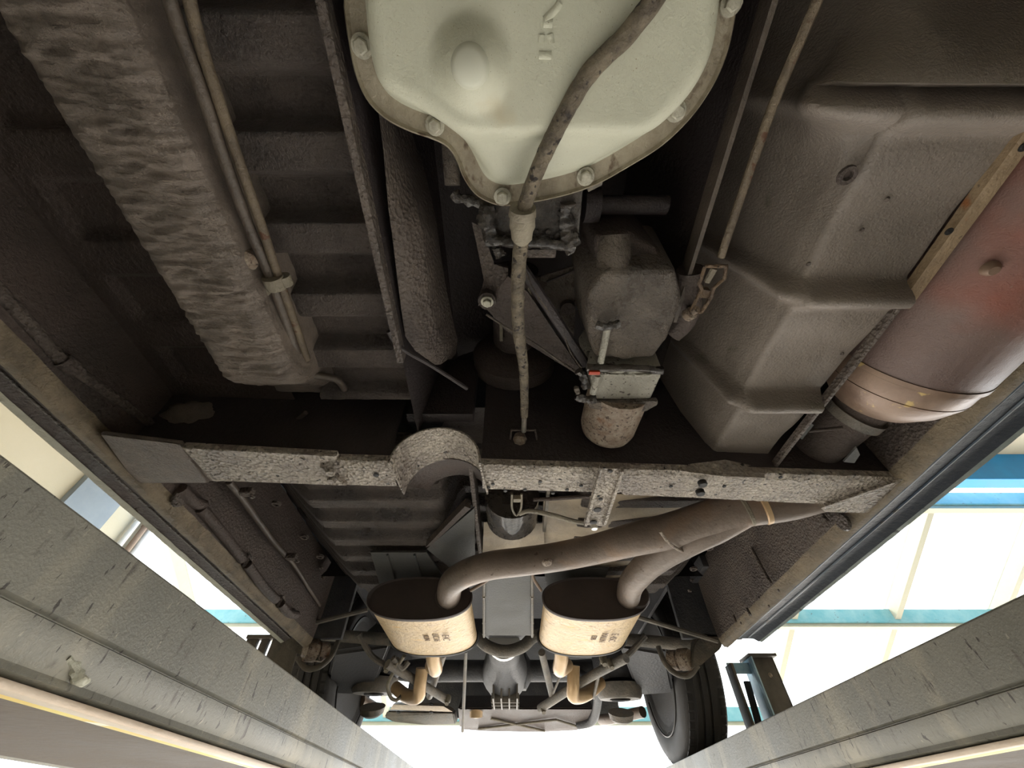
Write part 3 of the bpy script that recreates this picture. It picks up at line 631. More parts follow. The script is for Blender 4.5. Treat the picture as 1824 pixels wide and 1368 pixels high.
# raised casting marks on the pan
def strip(pts, r):
    bm = NB(); tube(bm, [H(u, v, .4262) for u, v in pts], r, 8, flat=.5); part('embossed_mark', bm, 'pan_paint', pan)
strip([(970, 36), (990, 16), (997, 5)], .003); strip([(968, 41), (984, 42)], .003); strip([(965, 62), (964, 76)], .003); strip([(980, 61), (982, 78)], .003); strip([(960, 98), (982, 99)], .003)
for (u, v) in ((1302, 5), (645, 82), (775, 223), (895, 350), (1043, 314), (1204, 198)):
    bm = NB(); bolt(bm, H(u, v, .4735), DN, .0068); part('bolt', bm, 'bolt_steel', pan)
# casing behind the pan
bm = NB(); box(bm, -.10, .15, -.34, .05, .482, .66, .015); part('casing', bm, 'underseal_black', tr)
bm = NB()
box(bm, H(862, 400, .5).x, H(1032, 400, .5).x, H(0, 330, .5).y, H(0, 436, .5).y, .49, .60, .006)
for v_ in bm.verts: v_.co += Vector((noise.noise(v_.co * 40), noise.noise(v_.co * 44), 0)) * .002
part('tail_housing', bm, 'oily', tr, 'oily black tail housing', angle=50)
def blobtube(pts, r, name='oily_edge', mat='oily', par=tr, wob=.7):
    bm = NB(); tube(bm, pts, r, 10, 5, wob=wob); return part(name, bm, mat, par)
blobtube([H(808, 345, .49), H(820, 354, .488), H(860, 362, .488), H(880, 372, .49)], .006)
blobtube([H(868, 365, .486), H(868, 395, .484), H(872, 425, .484)], .010)
blobtube([H(870, 425, .482), H(910, 432, .482), H(950, 432, .482), H(1000, 436, .482), H(1024, 440, .482)], .0062)
blobtube([H(885, 440, .484), H(892, 455, .485)], .006); blobtube([H(1012, 440, .484), H(1018, 448, .485)], .006)
blobtube([H(1010, 360, .49), H(1010, 410, .49), H(1022, 440, .485)], .009)
bm = NB(); lathe(bm, H(806, 330, .49), (0, -.9, .3), [(0, .009), (.04, .010), (.05, .006)], 14); part('stub', bm, 'cast', tr)
for (u, v) in ((955, 413), (976, 413), (996, 422)):
    bm = NB(); lathe(bm, H(u, v, .489), DN, [(0, .004 if u < 990 else .007), (.002, .003 if u < 990 else .006), (.003, 0)], 14); part('casing_pimple', bm, 'oily', tr)
bm = NB(); box(bm, H(930, 448, .5).x, H(990, 448, .5).x, H(0, 440, .5).y, H(0, 456, .5).y, .492, .55, .003); part('rear_ledge', bm, 'underseal', tr)
bm = NB(); prism(bm, [H(1045, 318, .485), H(1076, 316, .485), H(1072, 330, .485), H(1048, 342, .485)], (0, 0, .03)); part('casing_lug', bm, 'axle_grey', tr)
bm = NB(); lathe(bm, H(1040, 365, .55), (1, 0, 0), [(0, .022), (.02, .022), (.02, .012), (.11, .012)], 16); part('selector_shaft', bm, 'underseal_black', tr)
# ================================================================== handbrake cable
hc = T('brake_cable', 'thick dirt-crusted cable curving down across the cream oil pan', 'cable', H(940, 370, .42))
bm = NB(); tube(bm, [H(1230, -110, .40), H(1172, -12, .41), H(1118, 60, .418), H(1050, 130, .422), H(1005, 205, .425), H(965, 285, .43), H(942, 345, .437), H(932, 376, .442)], .0078, 14, 8, wob=.10); part('front_sheath', bm, 'cable_dirt', hc)
bm = NB(); lathe(bm, H(931, 370, .441), H(929, 430, .45) - H(931, 370, .441), [(0, .010), (.0, .0145), (.008, .0150), (.010, .0135), (.022, .0145), (.026, .0125), (.036, .0120), (.042, .008)], 20)
for v_ in bm.verts: v_.co += Vector((noise.noise(v_.co * 150), 0, noise.noise(v_.co * 150 + Vector((5, 0, 0))))) * .0012
part('rubber_boot', bm, 'dirty_steel', hc, 'crusted pale boot joining the two lengths')
bm = NB(); tube(bm, [H(929, 425, .45), H(924, 480, .455), H(922, 545, .458), H(925, 600, .46), H(932, 650, .462), H(934, 700, .463), H(934, 742, .464)], [.0088, .0088, .0084, .007, .0062], 14, 8, wob=.12); part('rear_sheath', bm, 'cable_dirt', hc)
bm = NB(); tube(bm, [H(934, 738, .464), H(933, 768, .465)], .0045, 10); part('end_ferrule', bm, 'axle_grey', hc)
bm = NB(); lathe(bm, H(926, 782, .466), (0, .3, -1), [(-.012, 0), (-.009, .009), (0, .0125), (.009, .009), (.0125, 0)], 18); part('end_ball', bm, 'rust_cup', hc, 'grooved round end stop')
bm = NB(); tube(bm, [H(908, 790, .468), H(911, 766, .468), H(953, 766, .468), H(958, 790, .468)], .0022, 8, smooth=False); part('hook', bm, 'underseal', hc)
# ================================================================== support bracket (triangle)
sb = T('support_bracket', 'black triangular steel bracket joining the tunnel bolt to the casting', 'bracket', H(960, 580, .5))
bm = NB(); prism(bm, [H(862, 545, .52), H(905, 492, .52), H(940, 520, .52), H(1040, 668, .50), H(1030, 668, .50), H(900, 588, .515)], (0, 0, .006)); part('web_plate', bm, 'underseal_dark', sb)
bm = NB(); tube(bm, [H(925, 470, .50), H(985, 560, .495), H(1044, 650, .49)], .0078, 8, flat=.7); part('arm', bm, 'underseal_black', sb)
bm = NB(); tube(bm, [H(935, 480, .495), H(960, 530, .493), H(1000, 585, .49), H(1015, 625, .488), H(1036, 655, .486)], .0016, 6, wob=.6); part('edge', bm, 'cast', sb)
bm = NB(); tube(bm, [H(866, 560, .508), H(910, 588, .503), H(950, 610, .50), H(1000, 645, .495), H(1038, 668, .49)], .0018, 6, wob=.6); part('edge', bm, 'cast', sb)
bm = NB(); prism(bm, [H(840, 395, .53), H(858, 405, .53), H(880, 470, .53), H(905, 478, .53), H(905, 500, .52), H(862, 545, .52), H(852, 545, .52), H(862, 500, .53), H(850, 440, .535)], (0, 0, .006)); part('upper_plate', bm, 'underseal', sb)
bm = NB(); lathe(bm, H(868, 535, .512), (0, -.1, -1), [(-.03, .012), (0, .014), (.004, .013), (.004, .008)], 18); part('bush', bm, 'underseal_dark', sb)
bm = NB(); bolt(bm, H(868, 537, .508), (0, .1, -1), .0065); part('bolt', bm, 'bolt_steel', sb)
# pale plate seen behind the bracket
bm = NB(); prism(bm, [H(955, 495, .57), H(1030, 472, .57), H(1022, 600, .56), H(1000, 580, .56)], (0, 0, .005)); pb = part('backing_plate', bm, 'cast', sb)
bm = NB(); tube(bm, [H(974, 502, .566), H(1024, 482, .566)], .002, 6); part('pressed_rib', bm, 'underseal_black', sb)
bm = NB(); lathe(bm, H(1010, 545, .565), (0, 0, -1), [(0, .012), (.01, .011), (.012, .0)], 16); part('bush', bm, 'underseal_dark', sb)
# ================================================================== front drive shaft in the tunnel
ds = T('drive_shaft', 'dark drive shaft with a round flange deep in the tunnel', 'shaft', H(925, 620, .6))
bm = NB(); lathe(bm, W(.005, .30, .66), (0, 1, 0), [(0, .042), (.15, .042), (.16, .034)], 24); part('tube', bm, 'underseal_dark', ds)
bm = NB(); lathe(bm, W(.005, .46, .66), (0, 1, 0), [(0, .05), (.02, .085), (.05, .085), (.06, .05)], 28); part('flange', bm, 'underseal_dark', ds)
for a in range(6):
    q = a / 6 * 2 * math.pi + .3; bm = NB(); bolt(bm, W(.005 + .065 * math.cos(q), .478, .66 + .065 * math.sin(q)), (0, -1, 0), .006); part('bolt', bm, 'underseal_dark', ds)
for x in (.0 - .02, .03):
    bm = NB(); box(bm, x - .003, x + .003, .31, .42, .612, .622, .001); part('spline', bm, 'dirty_steel', ds)
# ================================================================== casting with the round canister
gc = T('gear_casting', 'black cast housing with pale pitted lower end and rusty round canister, right of the cable', 'housing', H(1115, 600, .5))
def hull(top, bot, h0, h1, bev, name, mat, label=None, dx=.0, sub=2):
    bm = NB(); a = [H(u, v, h0) for u, v in top]
    lo = [bm.verts.new(p) for p in a]; c = sum(a, Vector()) / len(a)
    hi = [bm.verts.new(Vector((c.x + (p.x - c.x) * (1 + dx), c.y + (p.y - c.y) * (1 + dx), CZ + h1))) for p in a]
    n = len(a); bm.faces.new(lo); bm.faces.new(hi[::-1])
    for i in range(n): bm.faces.new((lo[i], hi[i], hi[(i + 1) % n], lo[(i + 1) % n]))
    bmesh.ops.bevel(bm, geom=bm.edges[:], offset=bev, segments=4, profile=.6, affect='EDGES')
    return part(name, bm, mat, gc, label, angle=50)
hull([(1078, 480), (1205, 478), (1218, 540), (1190, 605), (1165, 640), (1110, 640), (1060, 640), (1046, 590), (1048, 520)], None, .462, .60, .014, 'main_case', 'cast', None, .12)
hull([(1060, 418), (1120, 412), (1165, 440), (1200, 470), (1205, 500), (1060, 500)], None, .50, .62, .014, 'upper_case', 'underseal_dark', None, .1)
bm = NB(); lathe(bm, H(1094, 448, .495), (.05, .85, -.35), [(-.02, .018), (.0, .022), (.025, .023), (.036, .020), (.042, .012), (.043, 0)], 24); part('boss', bm, 'cast', gc)
hull([(1050, 672), (1062, 655), (1180, 655), (1178, 672), (1158, 716), (1060, 712)], None, .455, .56, .007, 'lower_case', 'cast_pale', 'pale pitted lower case', .08)
blobt = lambda pts, r, mat='tar', wob=.6: (lambda bm: (tube(bm, pts, r, 10, 5, wob=wob), part('oily_flange', bm, mat, gc)))(NB())
blobt([H(1045, 655, .452), H(1080, 656, .452), H(1130, 656, .452), H(1180, 660, .455)], .0055, 'oily')
blobt([H(1048, 665, .447), H(1100, 667, .447), H(1160, 668, .447)], .0022, 'cast_pale')
blobt([H(1026, 706, .452), H(1045, 712, .45), H(1062, 710, .45)], .006, 'oily')
blobt([H(1026, 690, .455), H(1030, 700, .455)], .004, 'cast')
blobt([H(1062, 578, .452), H(1080, 582, .45), H(1104, 576, .452)], .0052, 'oily')
blobt([H(1030, 660, .46), H(1040, 672, .458), H(1044, 690, .458)], .006, 'oily')
bm = NB(); tube(bm, [H(1082, 585, .454), H(1070, 645, .454)], .0050, 10); part('rod', bm, 'cast_pale', gc)
bm = NB(); tube(bm, [H(1064, 668, .447), H(1056, 700, .447)], .0055, 10); part('rod', bm, 'cast_pale', gc)
bm = NB(); box(bm, H(1056, 663, .446).x - .006, H(1056, 663, .446).x + .010, H(1056, 663, .446).y - .003, H(1056, 663, .446).y + .003, .443, .447, .001); part('paint_dab', bm, 'red_paint', gc, 'dab of red paint')
bm = NB(); prism(bm, [H(1045, 716, .45), H(1172, 713, .45), H(1172, 722, .448), H(1150, 734, .446), H(1110, 738, .446), H(1050, 728, .448)], (0, 0, .008)); bmesh.ops.bevel(bm, geom=bm.edges[:], offset=.0015, segments=2, affect='EDGES'); part('end_flange', bm, 'cast', gc)
cx = H(1088, 760, .50)
bm = NB(); lathe(bm, W(H(1090, 745, .485).x, .425, .484), (-.06, 1, 0), [(0, .049), (.03, .0495), (.085, .048), (.098, .044), (.106, .034), (.109, .02), (.110, 0)], 32); part('canister', bm, 'rust_cup', gc, 'rusty round canister with pitted pale skin')
bm = NB(); tube(bm, [H(1230, 480, .50), H(1222, 560, .50), H(1195, 592, .50)], .018, 14); part('side_bulge', bm, 'underseal_dark', gc)
# ================================================================== brake rod and adjuster
ar = T('adjuster_rod', 'long rusty rod ending in a small open-sided adjuster yoke', 'rod', H(1290, 470, .47))
bm = NB(); tube(bm, [H(1490, -80, .47), H(1456, 0, .47), H(1380, 180, .47), H(1330, 320, .47), H(1284, 458, .47)], .0048, 10, wob=.12); part('rod', bm, 'rust_rod', ar)
bm = NB(); tube(bm, [H(1255, 474, .47), H(1294, 474, .47), H(1290, 497, .47), H(1272, 512, .47), H(1266, 530, .47), H(1250, 556, .47), H(1244, 556, .47)], .0024, 8, smooth=False, wob=.3); part('yoke', bm, 'rust', ar)
bm = NB(); tube(bm, [H(1256, 474, .47), H(1246, 505, .47), H(1250, 516, .47), H(1230, 555, .47)], .0024, 8, smooth=False, wob=.3); part('yoke', bm, 'rust', ar)
bm = NB(); prism(bm, [H(1247, 530, .472), H(1253, 516, .472), H(1266, 518, .472), H(1263, 532, .472)], (0, 0, .01)); part('crosspiece', bm, 'rust', ar)
bm = NB(); tube(bm, [H(1272, 478, .474), H(1258, 502, .474)], .0045, 8); part('threaded_end', bm, 'dirty_steel', ar)
bm = NB(); lathe(bm, H(1224, 562, .476), (.2, -.6, -.4), [(0, .009), (.010, .009), (.012, .005), (.02, .005)], 10); part('nut', bm, 'rust_cup', ar)
# ================================================================== right front exhaust drum
dr = T('exhaust_drum', 'large rust-red exhaust drum with a tan cone end, under the right edge', 'exhaust box', W(.59, .2, .48))
ax = Vector((-.03, 1, -.02)).normalized()
c0 = W(.598, .352, .482)
bm = NB(); lathe(bm, c0, -ax, [(0, .098), (.006, .0995), (.65, .0995)], 56); part('drum', bm, 'drum_rust', dr)
bm = NB(); lathe(bm, c0, ax, [(-.004, .1005), (.004, .1005), (.006, .097), (.030, .096), (.033, .094)], 56); part('end_band', bm, 'drum_steel', dr, 'tan rolled end band')
bm = NB(); lathe(bm, c0 + ax * .032, ax, [(0, .096), (.004, .095), (.030, .083), (.055, .062), (.06, .055)], 56); part('end_cone', bm, 'drum_steel', dr, 'polished tan cone with wrench marks')
bm = NB(); lathe(bm, c0 + ax * .08, Vector((-.25, 1, -.02)), [(0, .052), (.012, .052), (.012, .042), (.20, .040)], 32); part('outlet_pipe', bm, 'underseal_dark', dr)
bm = NB(); lathe(bm, c0 + ax * .115 + Vector((-.006, 0, 0)), Vector((-.25, 1, -.02)), [(0, .047), (.016, .047), (.016, .040)], 32); part('clamp_band', bm, 'axle_grey', dr)
bm = NB(); prism(bm, [H(1418, 777, .44), H(1440, 752, .44), H(1450, 757, .44), H(1429, 783, .44)], (0, 0, .003)); part('clamp_ear', bm, 'plate_grey', dr)
bm = NB(); tube(bm, [H(1440, 768, .442), H(1500, 762, .444)], .003, 8); part('clamp_bolt', bm, 'underseal_dark', dr)
bm = NB(); prism(bm, [H(1503, 823, .42), H(1526, 797, .42), H(1532, 810, .42), H(1522, 825, .42)], (0, 0, .003)); part('clamp_ear', bm, 'plate_grey', dr)
bm = NB(); lathe(bm, X(1767, 480, .53) + Vector((0, 0, .0)), (-.2, 0, -1), [(-.004, .009), (0, .008), (.004, .005), (.004, 0)], 14); part('drain_dimple', bm, 'drum_steel', dr)
# ================================================================== Y exhaust pipe
ep = T('exhaust_pipe', 'tan Y-shaped exhaust pipe forking from behind the crossmember to both mufflers', 'exhaust pipe', H(1180, 960, .42))
bm = NB(); tube(bm, [H(1480, 872, .46), H(1400, 893, .455), H(1320, 905, .45), H(1258, 926, .445), H(1195, 945, .44), H(1130, 960, .435), H(1060, 978, .435), H(990, 992, .43), H(930, 1000, .425), H(870, 1008, .42), H(824, 1024, .42), H(802, 1044, .42), H(800, 1080, .425)], [.036, .038, .038, .036, .032, .031, .031, .031, .031], 28, 7); part('left_branch', bm, 'pipe_tan', ep)
bm = NB(); tube(bm, [H(1325, 904, .45), H(1275, 932, .44), H(1225, 957, .43), H(1180, 985, .425), H(1142, 1018, .42), H(1122, 1046, .42), H(1118, 1082, .425)], [.036, .038, .036, .031, .030, .030], 28, 7); part('right_branch', bm, 'pipe_tan', ep)
p0, p1 = H(1318, 905, .45), H(1255, 928, .44)
bm = NB(); lathe(bm, p0, p1 - p0, [(-.012, .036), (-.010, .0395), (-.004, .0395), (-.002, .036)], 28); part('weld_band', bm, 'dirty_steel', ep)
p0 = H(1350, 899, .452); bm = NB(); lathe(bm, p0, (p1 - p0), [(-.01, .037), (-.009, .041), (.0, .041), (.002, .037)], 28); part('weld_band', bm, 'tail_tan', ep, 'bright coupling edge')
bm = NB(); tube(bm, [H(1176, 946, .402), H(1184, 958, .398), H(1200, 974, .394), H(1216, 982, .398)], .003, 8, wob=.5); part('weld_seam', bm, 'rust_cup', ep)
bm = NB(); lathe(bm, H(975, 1004, .401), (.1, -.2, -1), [(-.004, .012), (0, .010), (.002, .005), (.001, 0)], 16); part('dent', bm, 'rust_cup', ep)
# ================================================================== mufflers
def muffler(cx, label, texts, inlet_dx, tail):
    t = T('muffler', label, 'muffler', W(cx, 1.25, .41), 'oval mufflers')
    ya, yb = 1.10, 1.40; hc_, a, b_ = .418, .138, .053
    def oval(k, n=56, e=2.35):
        out = []
        for i in range(n):
            q = 2 * math.pi * i / n; c, s = math.cos(q), math.sin(q)
            out.append((a * k * math.copysign(abs(c) ** (2 / e), c), b_ * k * math.copysign(abs(s) ** (2 / e), s)))
        return out
    def shell(secs, name, mat, label=None, caps=(True, True)):
        bm = NB(); rs = []
        for y, k, in secs: rs.append([bm.verts.new(W(cx + px, y, hc_ + ph)) for px, ph in oval(k)])
        for r_, q in zip(rs, rs[1:]): bridge(bm, r_, q)
        if caps[0]: bm.faces.new(rs[0])
        if caps[1]: bm.faces.new(rs[-1])
        return part(name, bm, mat, t, label, angle=45)
    shell_body = shell([(ya + .006, .965), (yb - .006, .965)], 'body', 'muffler_tan', 'scratched golden tan muffler shell')
    shell([(ya + .010, 1.0), (ya, 1.01), (ya - .003, .99), (ya + .004, .95)], 'front_cap', 'muffler_end', 'dark front end cap')
    shell([(yb - .006, .99), (yb, 1.02), (yb + .005, 1.0)], 'rear_seam', 'black_edge', 'black rolled rear seam')
    shell([(ya + .0105, .985), (ya + .014, .985)], 'front_seam', 'drum_steel', None, (False, False))
    bm = NB(); lathe(bm, W(cx + inlet_dx, ya - .006, .424), (0, 1, 0), [(0, .028), (.004, .032), (.008, .033)], 24); part('inlet_collar', bm, 'muffler_end', t)
    # stamped lettering on the underside, reading across the shell
    for k, tx in enumerate(texts):
        cu = bpy.data.curves.new('lettering', 'FONT'); cu.body = tx; cu.size = .028 - .003 * k; cu.extrude = .0003; cu.align_x = 'CENTER'
        tmp = bpy.data.objects.new('lettering_tmp', cu); COL.objects.link(tmp); bpy.context.view_layer.update()
        me = bpy.data.meshes.new_from_object(tmp); bpy.data.objects.remove(tmp)
        # text x -> rearward, text up -> right, face down
        me.transform(Matrix.Translation(W(cx + .052 - .026 * k, 1.235, hc_ - b_ * .965 - .0008) - base(t)) @ Matrix(((0, 1, 0, 0), (1, 0, 0, 0), (0, 0, -1, 0), (0, 0, 0, 1))))
        me.name = 'lettering'; me.materials.clear(); me.materials.append(MATS['ink'])
        o = bpy.data.objects.new('lettering', me); COL.objects.link(o); o.parent = shell_body; o['label'] = 'small stamped letters ' + tx
    # tail pipe
    bm = NB(); tube(bm, [W(*q) for q in tail[0]], .022, 20, 7); part('tail_pipe', bm, 'tail_tan', t)
    if len(tail) > 1:
        bm = NB(); tube(bm, [W(*q) for q in tail[1]], .022, 20, 7); part('tail_pipe', bm, 'tail_tan', t)
    return t
def yy(u, v, y): p = Y(u, v, y); return (p.x, p.y, p.z - CZ)
muffler(-.243, 'left golden tan oval muffler hanging behind the crossmember', ['E4C', 'UC16', 'XUN'], .072,
        [[yy(770, 1150, 1.41), yy(772, 1175, 1.46), yy(776, 1192, 1.54), yy(768, 1185, 1.66)], [yy(752, 1190, 1.70), yy(748, 1220, 1.72), yy(745, 1240, 1.76), yy(725, 1240, 1.84), yy(705, 1225, 1.9)]])
muffler(.218, 'right golden tan oval muffler hanging behind the crossmember', ['E 4SC', 'MALIN', 'E28'], .113,
        [[yy(1000, 1150, 1.41), yy(1000, 1172, 1.46), yy(997, 1192, 1.54), yy(1010, 1185, 1.66)], [yy(1022, 1185, 1.70), yy(1021, 1220, 1.72), yy(1022, 1240, 1.76), yy(1045, 1236, 1.84), yy(1070, 1215, 1.9)]])
# ================================================================== handbrake linkage behind the crossmember
lk = T('brake_linkage', 'handbrake lever rod and yoke peeping out behind the crossmember', 'linkage', H(960, 915, .45))
bm = NB(); lathe(bm, H(912, 880, .50), (0, 1, 0), [(0, .06), (.09, .06), (.10, .05)], 24); part('gearbox_mount', bm, 'oily', lk, 'oily dark round mount')
bm = NB(); tube(bm, [H(925, 915, .44), H(945, 910, .44), H(985, 918, .438), H(1020, 928, .436), H(1046, 932, .435)], .0056, 10, flat=.8); part('lever_rod', bm, 'dirty_steel', lk)
bm = NB(); tube(bm, [H(912, 880, .44), H(912, 905, .44), H(920, 918, .44), H(928, 905, .44), H(929, 880, .44)], .0022, 8); part('yoke', bm, 'dirty_steel', lk)
bm = NB(); box(bm, H(914, 890, .44).x, H(928, 890, .44).x, H(0, 886, .44).y, H(0, 892, .44).y, .436, .446, .001); part('yoke_block', bm, 'dirty_steel', lk)
bm = NB(); tube(bm, [H(950, 890, .46), H(990, 888, .46), H(1050, 884, .46)], .004, 8); part('cable', bm, 'underseal_dark', lk)
bm = NB(); box(bm, H(972, 890, .47).x, H(978, 890, .47).x, H(0, 870, .47).y, H(0, 945, .47).y, .466, .476, .001); part('bracket', bm, 'axle_grey', lk)
for s_, u in ((-1, 880), (1, 950)):
    bm = NB(); tube(bm, [Y(u - s_ * 25 * 0 - 4, 1010, 1.0), Y(u + s_ * 4 - 4, 1030, 1.04), Y(u + s_ * 28 - 14, 1052, 1.08)], .004, 8); part('cable_loop', bm, 'pipe_brown', lk)
# ================================================================== REAR AXLE
ra = T('rear_axle', 'dark rear axle with differential, arms and hubs beyond the mufflers', 'axle', W(0, 2.0, .46))
def yt(pts, r, name, mat, label=None, **k):
    bm = NB(); tube(bm, [Y(*p) for p in pts], r, k.pop('seg', 12), 6, **k); return part(name, bm, mat, ra, label)
yt([(560, 1128, 1.62), (650, 1136, 1.62), (740, 1140, 1.62), (830, 1128, 1.62), (870, 1152, 1.62), (900, 1160, 1.62), (930, 1152, 1.62), (965, 1130, 1.62), (1060, 1140, 1.62), (1130, 1140, 1.62), (1235, 1150, 1.62)], .020, 'subframe_beam', 'axle_grey', 'pale bowed subframe tube between the mufflers')
bm = NB(); box(bm, -.30, .30, 1.66, 1.72, .50, .56, .01); part('cross_beam', bm, 'axle_black', ra)
# differential
bm = NB(); lathe(bm, W(-.03, 1.72, .49), (0, 1, -.02), [(0, .055), (.03, .06), (.05, .062), (.12, .062), (.22, .085), (.34, .10), (.42, .09), (.47, .05)], 28); part('differential', bm, 'axle_black', ra, 'black differential casing with fins')
bm = NB(); lathe(bm, W(-.03, 1.70, .49), (0, 1, 0), [(-.012, .045), (-.012, .058), (.006, .060), (.008, .05)], 28); part('pinion_flange', bm, 'bright_metal', ra, 'bright curved edge of the pinion flange')
for k in range(4):
    x = -.075 + .032 * k; bm = NB(); box(bm, x - .003, x + .003, 1.95, 2.15, .368, .42, .001); part('fin', bm, 'axle_grey', ra)
for k in range(3):
    bm = NB(); box(bm, -.085, .03, 2.02 + k * .055, 2.026 + k * .055, .368, .40, .001); part('fin', bm, 'axle_grey', ra)
bm = NB(); lathe(bm, W(-.50, 2.08, .49), (1, 0, 0), [(0, .035), (.1, .045), (.2, .04), (.38, .04), (.40, .07), (.56, .07), (.58, .04), (.78, .04), (.88, .045), (.98, .035)], 20); part('half_shafts', bm, 'axle_black', ra)
# radius arms and stays
yt([(690, 1182, 1.62), (745, 1215, 1.75), (797, 1247, 1.92)], .014, 'radius_arm', 'axle_grey')
yt([(1115, 1172, 1.55), (1040, 1212, 1.75), (962, 1262, 2.0)], .015, 'radius_arm', 'axle_grey')
yt([(830, 1160, 1.6), (824, 1302, 2.1)], .006, 'stay', 'axle_grey', smooth=False)
yt([(768, 1175, 1.65), (745, 1215, 1.75)], .005, 'stay', 'axle_grey', smooth=False)
yt([(790, 1165, 1.66), (765, 1240, 1.95)], .013, 'damper', 'axle_grey', smooth=False)
yt([(965, 1162, 1.66), (985, 1245, 1.95)], .013, 'damper', 'axle_grey', smooth=False)
yt([(720, 1168, 1.6), (692, 1215, 1.75), (695, 1240, 1.8), (706, 1247, 1.82), (716, 1238, 1.84)], .006, 'brake_hose', 'dirty_steel')
yt([(1075, 1165, 1.6), (1060, 1230, 1.8), (1058, 1243, 1.85)], .006, 'brake_hose', 'axle_grey')
yt([(1000, 1200, 1.7), (985, 1235, 1.8)], .004, 'stay', 'axle_grey', smooth=False)
for pl in ([(500, 1132), (540, 1122), (566, 1138), (572, 1180), (545, 1172), (512, 1156)], [(1292, 1130), (1250, 1126), (1236, 1146), (1230, 1194), (1250, 1184), (1285, 1156)]):
    bm = NB(); prism(bm, [Y(u, v, 1.47) for u, v in pl], (0, .02, .012)); bmesh.ops.bevel(bm, geom=bm.edges[:], offset=.004, segments=2, affect='EDGES'); part('arm_bracket', bm, 'axle_grey', ra)
for pts in ([(700, 1172, 1.62), (715, 1190, 1.66), (728, 1178, 1.66)], [(640, 1130, 1.6), (662, 1168, 1.64), (690, 1186, 1.66)], [(1150, 1132, 1.6), (1120, 1165, 1.62), (1096, 1180, 1.64)]):
    bm = NB(); tube(bm, [Y(*p) for p in pts], .010, 8); part('link', bm, 'axle_grey', ra)
for (u, v, y) in ((705, 1180, 1.64), (690, 1188, 1.66), (1088, 1182, 1.6), (1075, 1176, 1.58), (797, 1246, 1.9), (968, 1262, 1.98)):
    bm = NB(); lathe(bm, Y(u, v, y), (0, -.6, -1), [(-.01, .014), (.006, .013), (.012, .008), (.018, .008)], 10); part('link_nut', bm, 'dirty_steel', ra)
for s, cu_, cv in ((-1, 665, 1236), (1, 1105, 1246)):
    y = 1.98; c = Y(cu_, cv, y)
    # trailing arm: a broad pressed sheet
    a0 = Y(912 + s * 255, 1140, 1.58); 
    bm = NB(); pr = [Y(912 + s * (190 if s > 0 else 215), 1150, 1.62), Y(912 + s * (275 if s > 0 else 320), 1165, 1.62), Y(912 + s * (290 if s > 0 else 335), 1235, 1.98), Y(912 + s * (225 if s > 0 else 250), 1240, 2.02)]
    prism(bm, pr, (0, 0, .05)); bmesh.ops.bevel(bm, geom=bm.edges[:], offset=.012, segments=3, affect='EDGES'); part('trailing_arm', bm, 'axle_black', ra)
    bm = NB(); lathe(bm, c + Vector((0, 0, .05)), (0, .1, 1), [(0, .075), (.02, .09), (.16, .09), (.2, .06)], 26); part('spring_cup', bm, 'axle_black', ra)
    bm = NB(); lathe(bm, c, (0, .1, -1), [(-.05, .09), (-.01, .088), (.0, .080), (.0, .042), (-.02, .040)], 30); part('spring_plate', bm, 'axle_grey', ra, 'pale ring plate under the spring')
    bm = NB(); disc(bm, c + Vector((0, -.004, -.002)), (0, .1, -1), .036, .003); part('dark_hole', bm, 'tar', ra)
    bm = NB(); lathe(bm, c + Vector((0, .03, -.035)), (0, .5, -1), [(0, .05), (.02, .045), (.03, .03), (.035, 0)], 20); part('hub_bolt', bm, 'axle_grey', ra)
    bm = NB(); lathe(bm, Y(912 + s * 300, 1175, 1.50) if s > 0 else Y(912 - 350, 1160, 1.48), (s * -.6, .6, .1), [(-.035, .026), (-.03, .030), (.0, .030), (.004, .022), (.008, .028), (.035, .028), (.04, .02)], 24); part('arm_bush', bm, 'rust_cup', ra, 'rusty round bush in its eye')
    e = Y(912 + s * 300, 1180, 1.50) if s > 0 else Y(912 - 350, 1168, 1.48)
    bm = NB(); tube(bm, [e + Vector((-s * .052, .02, .05)), e + Vector((-s * .046, .01, .0)), e + Vector((-s * .022, .0, -.030)), e + Vector((s * .012, -.01, -.036)), e + Vector((s * .045, -.02, -.012))], .009, 10, flat=.7); part('arm_eye', bm, 'axle_grey', ra)
# ================================================================== rear tray, pipes and tank seen against the light
bx = T('rear_tray', 'grey folded tray crossing low behind the left hub against the bright opening', 'tray', Y(750, 1275, 2.6))
bm = NB(); prism(bm, [Y(690, 1266, 2.5), Y(808, 1270, 2.5), Y(812, 1290, 2.6), Y(760, 1292, 2.6), Y(700, 1286, 2.55), Y(684, 1278, 2.52)], (0, .10, .03)); bmesh.ops.bevel(bm, geom=bm.edges[:], offset=.006, segments=2, affect='EDGES'); part('tray', bm, 'axle_grey', bx)
bm = NB(); prism(bm, [Y(700, 1255, 2.4), Y(790, 1258, 2.4), Y(806, 1268, 2.45), Y(694, 1264, 2.45)], (0, .05, .02)); part('ledge', bm, 'brake_disc', bx)
for (u, v) in ((768, 1254), (768, 1268), (710, 1268)):
    bm = NB(); disc(bm, Y(u, v, 2.40), (0, -.3, -1), .010, .003); part('slot', bm, 'tar', bx)
tk = T('spare_wheel_well', 'dark pressed tank bottom with crossed ribs at the lower middle', 'tank', Y(950, 1285, 2.6))
bm = NB(); prism(bm, [Y(815, 1262, 2.3), Y(1060, 1262, 2.3), Y(1048, 1290, 2.5), Y(1030, 1302, 2.6), Y(960, 1304, 2.6), Y(860, 1302, 2.6), Y(818, 1300, 2.6)], (0, .15, .08)); bmesh.ops.bevel(bm, geom=bm.edges[:], offset=.012, segments=3, affect='EDGES'); part('pressing', bm, 'underseal_dark', tk)
